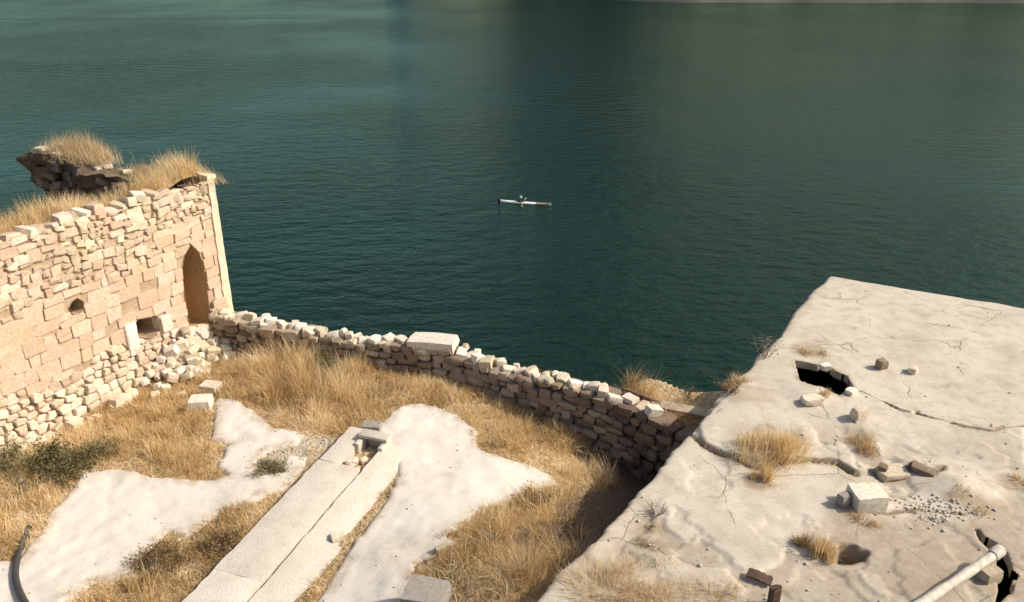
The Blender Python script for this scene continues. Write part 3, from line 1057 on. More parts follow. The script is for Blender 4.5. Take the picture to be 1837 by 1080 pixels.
def in_ledge(x, y, slack=0.0):
    org, D, Nn, Lt = LEDGE
    l = (x - org[0]) * D[0] + (y - org[1]) * D[1]
    w = (x - org[0]) * Nn[0] + (y - org[1]) * Nn[1]
    return (w > -.72 - slack + .2 * np.clip((l - 4.5) / 3, 0, 1)) & (w < 1.0 + slack) & (l < Lt + .7)

# ------------------------------------------------------------------ low dry-stone wall
def build_low_wall():
    rnd = random.Random(31)
    P = low_line
    seg = np.hypot(*np.diff(P, axis=0).T)
    cum = np.concatenate([[0], np.cumsum(seg)])
    Lt = cum[-1]
    root = empty('low_stone_wall', (P[0][0], P[0][1], 0))
    tag(root, 'low crumbling dry stone wall along the edge of the terrace above the water', 'wall')
    def pos(l):
        i = min(len(seg) - 1, max(0, int(np.searchsorted(cum, l) - 1)))
        f = (l - cum[i]) / seg[i]
        p = P[i] + (P[i + 1] - P[i]) * f
        d = (P[i + 1] - P[i]) / seg[i]
        return p, d
    def top(l):
        # measured wall top: nearly level, dipping right of the long block
        return float(np.interp(l, [0, 1.5, 2.6, 4, 6.5, 6.8, 8, 9.2, 10.5, 12, 13, 14.5], [.98, .92, .92, .85, .92, .72, .66, .78, .8, .72, .55, .5]))
    top0 = top
    def top(l):
        return top0(l) + .07 * float(fnoise(np.array([l]), np.array([4.0]), .8, 3, 66)[0]) * (0 if 5.3 < l < 6.8 else 1)
    def put(l, z, sx, sy, sz, mat, off=0.0, block=False, tiltz=.12):
        p, d = pos(l)
        n = np.array([d[1], -d[0]])         # towards the terrace
        a = math.atan2(d[1], d[0])
        q = p + n * off
        return rock('stone', (q[0] - P[0][0], q[1] - P[0][1], z), (sx, sy, sz), (rnd.uniform(-.1, .1) * (1 + 2 * tiltz), rnd.uniform(-.1, .1) * (1 + 2 * tiltz), a + rnd.uniform(-tiltz, tiltz)), mat, root, block)
    n = 0
    # added core, unseen inside, closes light leaks between the stones
    bm = bmesh.new()
    prev = None
    for l in np.linspace(0.05, Lt, 60):
        p, d = pos(l)
        nn = np.array([d[1], -d[0]])
        tz = top(l) - .32
        ring = []
        for e, z in ((-.14, -1.6), (.14, -1.6), (.12, tz), (-.12, tz)):
            q = p + nn * e - P[0]
            ring.append(bm.verts.new((q[0], q[1], z)))
        if prev:
            for k in range(4): bm.faces.new((prev[k], prev[(k + 1) % 4], ring[(k + 1) % 4], ring[k]))
        prev = ring
    bm_obj('core', bm, M['dark_stone'], root)
    # courses, from the top down
    l_end = Lt - 1.9
    long_blocks = [(5.45, 6.65)]
    row = 0
    depth = .26
    zrow = 0.0
    for row in range(11):
        l = rnd.uniform(-.1, .1)
        while l < Lt - .1:
            w = rnd.uniform(.18, .48)
            h = rnd.uniform(.14, .25)
            tz = top(l + w / 2) - .27 - row * .185
            p, d = pos(l + w / 2)
            g = float(ground_z(np.array([p[0] - .3 * 0]), np.array([p[1] - .5]))[0])
            if tz + h > g - .05:
                put(l + w / 2, tz - h * .5 + .12, w * 1.06, .62, h * 1.08, 'field_stone' if l < l_end - rnd.random() else 'dark_stone', rnd.uniform(-.02, .09))  # face stones darker than the tops, the wall's shade put into their colour
                n += 1
            l += w * .97
    # top stones, pale and irregular
    l = .1
    while l < l_end + .6:
        if any(a - .1 < l < b for a, b in long_blocks): l = long_blocks[0][1] + .02; continue
        w = rnd.uniform(.14, .36)
        if 1.0 < l < 1.15: w = .95
        if 7 < l < 9: w = rnd.uniform(.16, .32)
        h = rnd.uniform(.12, .30) if w < .9 else .16
        put(l + w / 2, top(l + w / 2) - .24 + h * .36, w * 1.08, rnd.uniform(.2, .42), h * 1.15, 'white_stone' if rnd.random() < .6 else 'pale_stone', rnd.uniform(-.12, .10), block=w > .9, tiltz=.8 if w < .9 else .1)
        if rnd.random() < .4 and w < .9: put(l + rnd.uniform(0, w), top(l) - .16, rnd.uniform(.14, .26), rnd.uniform(.14, .24), rnd.uniform(.10, .2), 'pale_stone', rnd.choice([-.22, .2]), False, 1.0)
        l += w * rnd.uniform(.98, 1.08)
        n += 1
    put(6.05, .74, 1.25, .56, .34, 'white_stone', .0, False, .02)
    print('low wall stones', n, 'length', Lt)
build_low_wall()

# planks at the right end of the low wall
def plank(p0, p1, w, t, label, mat, roll=0.0):
    p0, p1 = Vector(p0), Vector(p1)
    d = p1 - p0
    L = d.length
    bm = bmesh.new()
    n = 6
    prev = None
    for i in range(n + 1):
        f = i / n
        ring = [bm.verts.new((L * f, y, z + .01 * math.sin(f * 3))) for y, z in ((-w / 2, -t / 2), (w / 2, -t / 2), (w / 2, t / 2), (-w / 2, t / 2))]
        if prev:
            for k in range(4): bm.faces.new((prev[k], prev[(k + 1) % 4], ring[(k + 1) % 4], ring[k]))
        else: bm.faces.new(ring)
        prev = ring
    bm.faces.new(prev)
    bmesh.ops.bevel(bm, geom=[e for e in bm.edges if e.is_boundary or len(e.link_faces) == 2 and e.calc_face_angle(0) > .8], offset=.006, segments=1, affect='EDGES')
    o = bm_obj('wooden_plank', bm, M[mat])
    o.location = p0
    o.rotation_mode = 'QUATERNION'
    o.rotation_quaternion = d.to_track_quat('X', 'Z') @ Matrix.Rotation(roll, 3, 'X').to_quaternion()
    tag(o, label, 'plank')
plank(at(1122, 704, .62), at(1184, 730, .45), .05, .26, 'short dark plank standing on edge against the right end of the low wall', 'dark_wood', .2)
plank(at(1168, 723, .55), at(1272, 743, .50), .22, .05, 'long thin bleached plank reaching from the low wall to the flat roof', 'wood', .3)

# ------------------------------------------------------------------ flat roofed building on the right
roofb = empty('flat_roofed_building', (SL_O[0], SL_O[1], 0))
tag(roofb, 'flat roofed building at the right with a cracked plaster roof and a dark hole', 'building')

def rp(pts): return poly_at(pts, ROOF_Z)
HOLE1 = rp([(1425, 647), (1448, 651), (1468, 656), (1478, 652), (1500, 668), (1518, 676), (1533, 702), (1524, 706), (1520, 704), (1505, 718), (1484, 710), (1472, 703), (1462, 702), (1446, 697), (1434, 682)])
HOLE2 = rp([(1742, 934), (1752, 946), (1765, 962), (1786, 974), (1802, 986), (1812, 1004), (1816, 1022), (1830, 1036), (1816, 1040), (1819, 1060), (1800, 1074), (1792, 1088), (1784, 1084), (1790, 1060), (1788, 1030), (1789, 1005), (1776, 988), (1756, 970)])
HOLE3 = rp([(1506, 972), (1528, 974), (1546, 984), (1562, 988), (1552, 1000), (1530, 1006), (1500, 1008), (1492, 996)])
CRACK1 = rp([(1531, 702), (1546, 706), (1562, 714), (1590, 730), (1612, 742), (1640, 747), (1660, 753), (1690, 760), (1722, 770), (1775, 779), (1800, 772), (1840, 765)])
CRACK1W = rp([(1634, 744), (1645, 738), (1658, 752), (1648, 752)])
CRACK2 = rp([(1236, 778), (1262, 800), (1290, 814), (1320, 822), (1345, 838), (1365, 840), (1400, 828), (1450, 828), (1500, 832), (1520, 846), (1535, 853)])
CRACK3 = rp([(1555, 918), (1590, 920), (1640, 916), (1690, 920), (1730, 925)])
CRACK4 = rp([(1560, 848), (1590, 858), (1615, 856), (1632, 846), (1665, 858), (1690, 846)])
CRACK5 = rp([(1400, 828), (1372, 870), (1358, 890)])
PLATE = rp([(1262, 800), (1320, 822), (1400, 830), (1500, 832), (1535, 853), (1600, 850), (1700, 850), (1840, 840), (1840, 770), (1700, 760), (1600, 730), (1520, 700), (1430, 690), (1330, 690), (1250, 765)])
WORN = rp([(1500, 900), (1560, 925), (1740, 920), (1840, 870), (1900, 1100), (1600, 1100), (1530, 1010), (1480, 960)])
LOWER = rp([(1240, 790), (1400, 760), (1560, 760), (1700, 790), (1840, 800), (1900, 1150), (1000, 1150), (1060, 980)])
STAIN1 = rp([(1395, 625), (1470, 590), (1480, 620), (1462, 655), (1420, 640)])

def roof_z(x, y):
    X = np.asarray(x, float); Y = np.asarray(y, float)
    z = ROOF_Z + .020 * fnoise(X, Y, 2.2, 3, 81) + .006 * fnoise(X, Y, .35, 5, 82)
    pl = sdf(X, Y, PLATE) + .05 * fnoise(X, Y, .3, 3, 83)
    z = z + .07 * sstep(-.03, .05, pl)
    low = sstep(-.2, .6, sdf(X, Y, LOWER) + .3 * fnoise(X, Y, .8, 3, 86))
    f1 = fnoise(X, Y, 1.5, 6, 87); f2 = fnoise(X, Y, .7, 6, 88)
    z = z - low * (.035 * sstep(.02, .06, f1) + .025 * sstep(.10, .14, f2) + .03 * sstep(.30, .34, f1)) - low * .010 * fnoise(X, Y, .09, 3, 89) * sstep(-.1, .3, f2)
    for (u, v, r, h) in ((1720, 880, .42, .17), (1640, 850, .3, .06), (1450, 715, .35, .08), (1500, 690, .5, .03), (1330, 720, .6, .07), (1420, 790, .5, .05), (1560, 770, .35, .05)):
        c = at(u, v, ROOF_Z)
        z = z + h * np.exp(-(((X - c[0]) / 1.2) ** 2 + (Y - c[1]) ** 2) / (r * r))
    w = .6 + .6 * fnoise(X, Y, .25, 3, 84)
    z -= .05 * np.clip(1 - np.abs(seg_dist(X, Y, WORN)) / .05, 0, 1) * 0
    return z

def build_roof():
    st = .036
    A, B = np.meshgrid(np.arange(0, 14.6, st), np.arange(0, 8.6, st))
    # ragged rim along the two visible edges
    nA = A + (.05 * fnoise(B * 1.0, B * 0 + 2, .5, 5, 91)) * np.exp(-A / .25)
    eb = .10 * fnoise(A, A * 0, .45, 6, 92) + .10 * fnoise(A, A * 0 + 5, 2.2, 3, 93)
    nB = B + eb * np.exp(-B / .3)
    X = SL_O[0] + E1[0] * nA + E2[0] * nB
    Y = SL_O[1] + E1[1] * nA + E2[1] * nB
    Z = roof_z(X, Y)
    Z -= .06 * np.exp(-B / .03) + .05 * np.exp(-A / .03)
    dirt = np.zeros(X.shape)
    wob = .03 * fnoise(X, Y, .12, 3, 94)
    gone = np.zeros(X.shape, bool)
    def snap(Hh):
        """slide the grid points next to a hole's outline on to it"""
        nonlocal X, Y
        s0 = sdf(X, Y, Hh) + .012 * fnoise(X, Y, .1, 3, 98)
        e_ = .004
        gx = (sdf(X + e_, Y, Hh) - sdf(X - e_, Y, Hh)) / (2 * e_)
        gy = (sdf(X, Y + e_, Hh) - sdf(X, Y - e_, Hh)) / (2 * e_)
        k = np.abs(s0) < st * .62
        X = np.where(k, X - s0 * gx, X); Y = np.where(k, Y - s0 * gy, Y)
        return np.where(k, 0, s0)
    rim = np.zeros(X.shape, bool)
    for Hh in (HOLE1, HOLE2):
        s = snap(Hh)
        gone |= s > 1e-6
        rim |= s == 0
        dirt = np.maximum(dirt, .6 * sstep(-.12, .0, s))
    s = sdf(X, Y, HOLE3) + wob * .6
    Z -= .42 * sstep(-.01, .07, s)
    dirt = np.maximum(dirt, 1.0 * sstep(-.10, .03, s))
    for C_, w, dep, dd in ((CRACK1, .028, .16, .07), (CRACK2, .026, .10, .13), (CRACK3, .014, .05, .07), (CRACK4, .03, .08, .12)):
        d = seg_dist(X, Y, C_, False) + wob * .35
        Z -= dep * (1 - sstep(w * .5, w * 1.1, d))
        dirt = np.maximum(dirt, .9 * (1 - sstep(w * .6, dd, d)))
    s = sdf(X, Y, CRACK1W); Z -= .3 * sstep(-.01, .04, s)
    # patches of soil caught on the roof
    for (u, v, r, a) in ((1445, 625, .35, .55), (1475, 612, .22, .5), (1395, 800, .5, .7), (1360, 870, .22, .8), (1540, 790, .3, .5), (1160, 945, .3, .55), (1190, 975, .25, .6), (1470, 985, .35, .6),
                         (1830, 865, .3, .7), (1540, 925, .3, .5), (1735, 905, .3, .6), (1340, 720, .5, .35), (1700, 700, .4, .2), (1770, 570, .5, .2), (1455, 700, .2, .3), (1100, 1040, .8, .5), (1250, 1060, .7, .4)):
        c = at(u, v, ROOF_Z)
        rr = np.hypot((X - c[0]) / 1.35, Y - c[1]) / r + .8 * fnoise(X, Y, .3, 4, 95)
        dirt = np.maximum(dirt, a * (1 - sstep(.25, 1.1, rr)))
    dirt = np.maximum(dirt, .35 * np.exp(-B / .12))
    worn = sstep(-.25, .35, sdf(X, Y, WORN) + .25 * fnoise(X, Y, .5, 4, 96))
    lw_ = sstep(-.2, .6, sdf(X, Y, LOWER))
    worn = np.maximum(worn, lw_ * .8 * sstep(.03, .10, fnoise(X, Y, 1.5, 6, 87)))
    worn = np.maximum(worn, .45 * sstep(.15, .5, fnoise(X, Y, 1.1, 5, 97)))
    Xl, Yl = X - SL_O[0], Y - SL_O[1]
    V, F, used = grid_mesh(Xl, Yl, Z)
    gu = gone.ravel()[used]; ru = rim.ravel()[used]
    F = F[~(gu[F].any(1) | ru[F].all(1) & False)]
    ed = np.concatenate([F[:, [0, 1]], F[:, [1, 2]], F[:, [2, 3]], F[:, [3, 0]]])
    ed = ed[ru[ed].all(1)]
    key = np.sort(ed, 1); key = key[:, 0] * 10000000 + key[:, 1]
    uq, first, cnt = np.unique(key, return_index=True, return_counts=True)
    be = ed[first[cnt == 1]]
    nv = len(V)
    low_v = V.copy(); low_v[:, 2] -= .16
    lip = np.stack([be[:, 1], be[:, 0], be[:, 0] + nv, be[:, 1] + nv], 1)
    need = np.unique(lip[lip >= nv]) - nv
    rm = np.full(nv, -1); rm[need] = nv + np.arange(len(need))
    lip = np.where(lip >= nv, rm[np.clip(lip - nv, 0, nv - 1)], lip)
    V = np.concatenate([V, low_v[need]]); F = np.concatenate([F, lip])
    used = np.concatenate([used, used[need]])
    me = mesh_np('roof', V, F[:, ::-1], M['roof'])
    set_attr(me, 'dirt', dirt.ravel()[used])
    set_attr(me, 'worn', worn.ravel()[used])
    link('roof', me, roofb)
    # walls below the roof
    bm = bmesh.new()
    def strip(pts, zlow):
        up = [bm.verts.new((x - SL_O[0], y - SL_O[1], z)) for x, y, z in pts]
        dn = [bm.verts.new((x - SL_O[0], y - SL_O[1], zlow)) for x, y, z in pts]
        for i in range(len(pts) - 1): bm.faces.new((up[i], up[i + 1], dn[i + 1], dn[i]))
    left = [(X[0, j], Y[0, j], Z[0, j]) for j in range(0, X.shape[1], 4)]
    far = [(X[i, 0], Y[i, 0], Z[i, 0]) for i in range(0, X.shape[0], 4)]
    near_ = [(X[i, -1], Y[i, -1], Z[i, -1]) for i in range(0, X.shape[0], 4)]
    right_ = [(X[-1, j], Y[-1, j], Z[-1, j]) for j in range(0, X.shape[1], 4)]
    strip(left, -14); strip(far, -14); strip(near_, -14); strip(right_, -14)
    bm_obj('wall', bm, M['field_stone'], roofb, 40)
build_roof()

def roof_pt(u, v):
    p = at(u, v, ROOF_Z)
    for _ in range(3):
        z = float(roof_z(np.array([p[0]]), np.array([p[1]]))[0])
        p = at(u, v, z)
    return Vector(p)

# things lying on the roof
def roof_stone(u, v, size, rz, mat, label, block=False, lift=.38, rx=0.0, ry=0.0, name='stone'):
    p = roof_pt(u, v)
    o = rock(name, p + Vector((0, 0, size[2] * lift)), size, (rx, ry, rz), mat, None, block)
    tag(o, label, 'stone')
roof_stone(1553, 904, (.52, .44, .31), .10, 'white_stone', 'squared white building block lying on the flat roof beside a crack', True, name='stone_block')
roof_stone(1512, 905, (.24, .20, .26), .5, 'grey_stone', 'small dark grey stone added as the shadow left of the white block', False)  # added stone: its dark colour stands for the block's cast shadow
roof_stone(1580, 660, (.22, .2, .24), .4, 'field_stone', 'upright grey pebble with a long shadow, right of the roof hole')
roof_stone(1637, 668, (.24, .18, .16), 1.0, 'pale_stone', 'smaller pale pebble lying alone furthest right of the roof hole')
roof_stone(1540, 750, (.30, .26, .28), .3, 'pale_stone', 'pale stone half buried just below the roof crack')
roof_stone(1600, 852, (.56, .36, .14), .2, 'pale_stone', 'flat pale slab fragment behind the white roof block', name='stone_slab')
roof_stone(1582, 846, (.18, .16, .16), .9, 'field_stone', 'small brown stone wedged beside the flat slab fragment')
roof_stone(1655, 846, (.44, .26, .10), -.5, 'field_stone', 'thin brown slab fragment tilted over a gap in the roof', ry=.2, name='stone_slab')
roof_stone(1480, 662, (.26, .2, .14), .2, 'white_stone', 'white broken lump on the upper rim of the roof hole')
roof_stone(1527, 706, (.24, .2, .12), .6, 'white_stone', 'white broken lump on the right tip of the roof hole')
roof_stone(1456, 722, (.44, .3, .16), .2, 'pale_stone', 'rounded plaster lump on the near rim of the roof hole')

# white post fallen across the roof
def tube_bm(bm, pts, rad, n=10, cap=True):
    rings = []
    for i, p in enumerate(pts):
        p = Vector(p)
        d = (Vector(pts[min(i + 1, len(pts) - 1)]) - Vector(pts[max(i - 1, 0)])).normalized()
        u = d.cross(Vector((0, 0, 1)))
        if u.length < 1e-3: u = Vector((1, 0, 0))
        u.normalize()
        w = d.cross(u)
        r = rad[i] if isinstance(rad, (list, tuple)) else rad
        rings.append([bm.verts.new(p + u * r * math.cos(2 * math.pi * k / n) + w * r * math.sin(2 * math.pi * k / n)) for k in range(n)])
    for a, b in zip(rings[:-1], rings[1:]):
        for k in range(n): bm.faces.new((a[k], a[(k + 1) % n], b[(k + 1) % n], b[k]))
    if cap:
        bm.faces.new(rings[0]); bm.faces.new(rings[-1])

def build_post():
    a = Vector(at(1640, 1092, ROOF_Z + .28)); b = Vector(at(1784, 994, ROOF_Z + .28))
    d = (b - a).normalized()
    root = empty('white_post', a)
    tag(root, 'peeling white post lying across the roof beside a jagged black gap', 'post')
    bm = bmesh.new()
    pts, rad = [], []
    L = (b - a).length
    for i in range(14):
        f = i / 13
        pts.append(d * (-.9 + (L + .9) * f) + Vector((0, 0, .01 * math.sin(f * 5))))
        rad.append(.066 + .006 * math.sin(i * 2.1) + .005 * math.sin(i * 5.3))
    tube_bm(bm, pts, rad, 14)
    bm_obj('shaft', bm, M['white_paint'], root, 50)
    bm = bmesh.new()
    tube_bm(bm, [d * (L - .06), d * (L - .01), d * (L + .15), d * (L + .16)], [.078, .094, .09, .075], 14)
    bm_obj('collar', bm, M['white_paint'], root, 50)
    # the stone it is propped on
    o = rock('stone', (b.x - .12, b.y - .16, ROOF_Z + .05), (.3, .26, .22), (0, 0, .4), 'field_stone', None, True)
    tag(o, 'brown stone wedged under the upper end of the white post', 'stone')
build_post()

def build_scraps():
    a = roof_pt(1340, 1034); b = roof_pt(1384, 1050)
    d = (b - a); L = d.length
    bm = bmesh.new()
    n = 8
    prev = None
    for i in range(n + 1):
        f = i / n
        p = a + d * f + Vector((0, 0, .05 + .012 * math.sin(f * 5)))
        s = Vector((-d.y, d.x, 0)).normalized() * (.08 + .02 * math.sin(i * 3))
        ring = [bm.verts.new(p + s + Vector((0, 0, .045))), bm.verts.new(p + s * .9 + Vector((0, 0, .055))), bm.verts.new(p - s + Vector((0, 0, .03))), bm.verts.new(p - s + Vector((0, 0, .0)))]
        if prev:
            for k in range(4): bm.faces.new((prev[k], prev[(k + 1) % 4], ring[(k + 1) % 4], ring[k]))
        else: bm.faces.new(ring)
        prev = ring
    bm.faces.new(prev)
    tag(bm_obj('slit_strip', bm, M['rust'], None), 'curled dark strip standing in for a slit in the roof near the bottom', 'scrap metal')  # dark strip added in place of a slit open in the roof
    p = roof_pt(1386, 1088)
    bm = bmesh.new()
    box_bm(bm, 0, 0, .14, .13, .12, .36, .3, .01, .01)
    box_bm(bm, 0, 0, .335, .17, .05, .03, .3, .004, .004)
    o = bm_obj('metal_stub', bm, M['rust'], None)
    o.location = p
    tag(o, 'short rusty metal stub standing out of the roof at the bottom edge', 'scrap metal')
build_scraps()

# black hose at the left
def build_hose():
    pts = []
    px = [(52, 946), (44, 964), (36, 985), (29, 1010), (27, 1035), (33, 1058), (44, 1080), (62, 1104), (90, 1130)]
    for i in range(len(px) - 1):
        for k in range(4):
            f = k / 4
            u = px[i][0] + (px[i + 1][0] - px[i][0]) * f
            v = px[i][1] + (px[i + 1][1] - px[i][1]) * f
            p = at(u, v, .05)
            z = surf_z(p[0], p[1])
            pts.append(Vector(at(u, v, z + .05)))
    for _ in range(3):
        pts = [pts[0]] + [(pts[i - 1] + pts[i] * 2 + pts[i + 1]) / 4 for i in range(1, len(pts) - 1)] + [pts[-1]]
    bm = bmesh.new()
    tube_bm(bm, pts, .055, 12)
    tag(bm_obj('hose', bm, M['hose'], None, 60), 'thick black hose curving over white rock at the lower left', 'hose')
build_hose()

# ------------------------------------------------------------------ dry grass
def blade_arrays(P, h, lean, w, rs):
    n = len(P)
    ang = rs.rand(n) * 2 * np.pi
    pr = np.stack([np.cos(ang), np.sin(ang), np.zeros(n)], 1) * (w / 2)[:, None]
    l = np.hypot(lean[:, 0], lean[:, 1])
    up = np.sqrt(np.clip(1 - np.minimum(l, .97) ** 2, .03, 1))
    L3 = np.concatenate([lean, np.zeros((n, 1))], 1)
    Z = np.array([0, 0, 1.0])
    mid = P + Z * (h * (.5 * (.5 + .5 * up)))[:, None] + L3 * (h * .28)[:, None]
    tip = P + Z * (h * up)[:, None] + L3 * (h * .95)[:, None]
    V = np.stack([P - pr, P + pr, mid - pr * .75, mid + pr * .75, tip], 1).reshape(-1, 3)
    b = (np.arange(n) * 5)[:, None, None]
    F = (np.array([[0, 1, 3], [0, 3, 2], [2, 3, 4]])[None] + b).reshape(-1, 3)
    return V, F

def grass_obj(name, P, h, lean, w, tint, mat, rs):
    V, F = blade_arrays(P, h, lean, w, rs)
    me = mesh_np(name, V, F, mat, False)
    set_attr(me, 'tint', np.repeat(np.clip(tint, 0, 1), 5))
    return me


def build_ground_grass():
    rs = np.random.RandomState(5)
    def allowed(x, y):
        yl = np.interp(x, low_line[:, 0], low_line[:, 1])
        k = (y < yl - .30) | ((x > 2.6) & (y < yl + 1.3) & (y > yl + .2))
        k &= SLAB_EDGE_W(x, y) < -.06
        k &= (x - CORNER[0]) * (-WI[0]) + (y - CORNER[1]) * (-WI[1]) > .12
        k &= ~in_ledge(x, y, .03)
        return k
    def density(x, y):
        rd = rock_sdf(x, y)
        gv = sdf(x, y, GRAVEL)
        cl = fnoise(x, y, .33, 3, 102)
        d = np.clip(.70 + .75 * fnoise(x, y, .9, 4, 101) + .4 * cl, .04, 1)
        d *= 1 - sstep(-.12, .12, rd + .10 * fnoise(x, y, .2, 3, 108))
        d *= 1 - .95 * sstep(-.15, .25, gv + .2 * cl)
        yl = np.interp(x, low_line[:, 0], low_line[:, 1])
        shadow = sstep(-2.1, -1.7, SLAB_EDGE_W(x, y) + .25 * fnoise(x, y, .6, 3, 55)) * sstep(10.3, 11.2, y)      # ditch beside the flat roofed building, thinned to keep its shadow dark
        pit = sstep(1.5, .9, yl - y) * sstep(-.3, 1.2, x) * (y < yl)
        shadow = shadow * (y < yl)
        return d * (1 - .95 * shadow) * (1 - .85 * pit), rd
    def height(x, y, rd):
        h = .22 + .20 * np.clip(fnoise(x, y, 1.1, 3, 103) + .2, 0, 1)
        for u, v, r, add in ((470, 665, .9, .20), (525, 655, .75, .45), (600, 640, .55, .35), (620, 690, .8, .25), (560, 720, .7, .22), (1000, 740, .9, .24), (1080, 790, .9, .2), (950, 900, .7, .2),
                             (900, 1010, 1.0, .36), (1000, 1050, .8, .40), (60, 930, 1.0, .15), (330, 800, .6, .12), (900, 680, .8, .08), (1150, 770, .6, .2)):
            c = at(u, v, 0)
            h = h + add * np.exp(-((x - c[0]) ** 2 + (y - c[1]) ** 2) / (r * r))
        yl = np.interp(x, low_line[:, 0], low_line[:, 1])
        h = h * (1 - .62 * sstep(1.1, .2, yl - y) * sstep(-4.1, -3.4, x) * (y < yl))
        h = h + .15 * (y > yl)
        h = h * (1 - .5 * sstep(-1.4, -.9, SLAB_EDGE_W(x, y)) * sstep(10.3, 11.2, y))
        return h * (.5 + .5 * sstep(0, .5, -rd))
    # clump centres
    n = 26000
    cx = rs.uniform(-13.5, 4.6, n); cy = rs.uniform(8.2, 20.2, n)
    k = (np.abs(cx) < .70 * cy + 1.0)
    cx, cy = cx[k], cy[k]
    d, rd = density(cx, cy)
    k = (rs.rand(len(cx)) < d * .62) & allowed(cx, cy)
    cx, cy, rd = cx[k], cy[k], rd[k]
    m = len(cx)
    ch = height(cx, cy, rd) * rs.uniform(.55, 1.45, m)
    cr = rs.uniform(.07, .22, m)
    fa = 2.2 * fnoise(cx, cy, 1.2, 3, 104) * np.pi + rs.normal(0, .7, m)
    fm = rs.uniform(.05, .85, m)
    ct = .50 + .55 * fnoise(cx, cy, .9, 3, 106) + rs.normal(0, .16, m)
    nb = rs.randint(12, 44, m)
    ci = np.repeat(np.arange(m), nb)
    nn = len(ci)
    a = rs.rand(nn) * 2 * np.pi
    rr = np.sqrt(rs.rand(nn))
    x = cx[ci] + np.cos(a) * rr * cr[ci]; y = cy[ci] + np.sin(a) * rr * cr[ci]
    k = allowed(x, y)
    ci, x, y, a, rr = ci[k], x[k], y[k], a[k], rr[k]
    nn = len(ci)
    h = ch[ci] * rs.uniform(.5, 1.2, nn)
    spread = rs.uniform(.25, .85, m)[ci]
    lean = np.stack([np.cos(a), np.sin(a)], 1) * (spread * rr)[:, None] + np.stack([np.cos(fa), np.sin(fa)], 1)[ci] * fm[ci][:, None] + rs.normal(0, .24, (nn, 2))
    # a few long loose stalks standing clear of the rest
    st = rs.rand(nn) < .035
    h[st] = np.minimum(h[st] * rs.uniform(1.2, 1.7, st.sum()), .75)
    lm = np.hypot(lean[:, 0], lean[:, 1])
    lean *= (np.minimum(lm, .96) / np.maximum(lm, 1e-6))[:, None]
    w = rs.uniform(.006, .014, nn)
    tint = ct[ci] + rs.normal(0, .14, nn)
    tint[st] += .3
    z = ground_z(x, y) - .02
    P = np.stack([x, y, z], 1)
    # trampled straw lying flat between the clumps
    n2 = 120000
    x2 = rs.uniform(-13.5, 4.6, n2); y2 = rs.uniform(8.2, 20.2, n2)
    d2, rd2 = density(x2, y2)
    k = (np.abs(x2) < .70 * y2 + 1.0) & allowed(x2, y2) & (rs.rand(n2) < d2 * .75)
    x2, y2 = x2[k], y2[k]
    n2 = len(x2)
    a2 = rs.rand(n2) * 2 * np.pi
    P2 = np.stack([x2, y2, ground_z(x2, y2) + rs.uniform(-.01, .05, n2)], 1)
    P = np.concatenate([P, P2]); h = np.concatenate([h, rs.uniform(.10, .30, n2)])
    lean = np.concatenate([lean, np.stack([np.cos(a2), np.sin(a2)], 1) * rs.uniform(.8, .97, n2)[:, None]])
    w = np.concatenate([w, rs.uniform(.006, .012, n2)])
    tint = np.concatenate([tint, .55 + .45 * fnoise(x2, y2, .7, 3, 107) + rs.normal(0, .2, n2)])
    me = grass_obj('dry_grass', P, h, lean, w, tint, M['grass'], rs)
    print('blades', len(P), 'clumps', m)
    tag(link('dry_grass', me), 'golden dry grass growing over the terrace between the bare rock patches', 'grass', kind='stuff')
build_ground_grass()

def build_ruin_grass():
    rs = np.random.RandomState(8)
    n = 30000
    s = rs.uniform(.2, 8.2, n); e = rs.uniform(.3, 1.3, n)
    d = fnoise(s, e, .6, 3, 111)
    k = rs.rand(n) < np.clip(.55 + .9 * d, .05, 1) * np.where(s < 2.6, .5, 1)
    s, e = s[k], e[k]
    zz = 4.02 - 1.75 * sstep(.7, 3.2, e + .6 * fnoise(s, e, 1.5, 3, 61)) + .12 * fnoise(s, e, .9, 4, 62) + .25 * sstep(2.0, .0, s)
    x = CORNER[0] + WD[0] * s + WI[0] * e; y = CORNER[1] + WD[1] * s + WI[1] * e
    h = rs.uniform(.22, .62, len(s)) * (1 + .7 * np.clip(fnoise(s, e, .7, 2, 112), -.5, 1))
    me = grass_obj('dry_grass', np.stack([x, y, zz - .02], 1), h, rs.normal(0, .3, (len(s), 2)) + [-.05, 0], rs.uniform(.007, .014, len(s)), .60 + .3 * fnoise(s, e, .5, 2, 113) + rs.normal(0, .15, len(s)), M['grass'], rs)
    tag(link('dry_grass', me), 'yellow dry grass growing along the top of the ruined building', 'grass', kind='stuff')
build_ruin_grass()

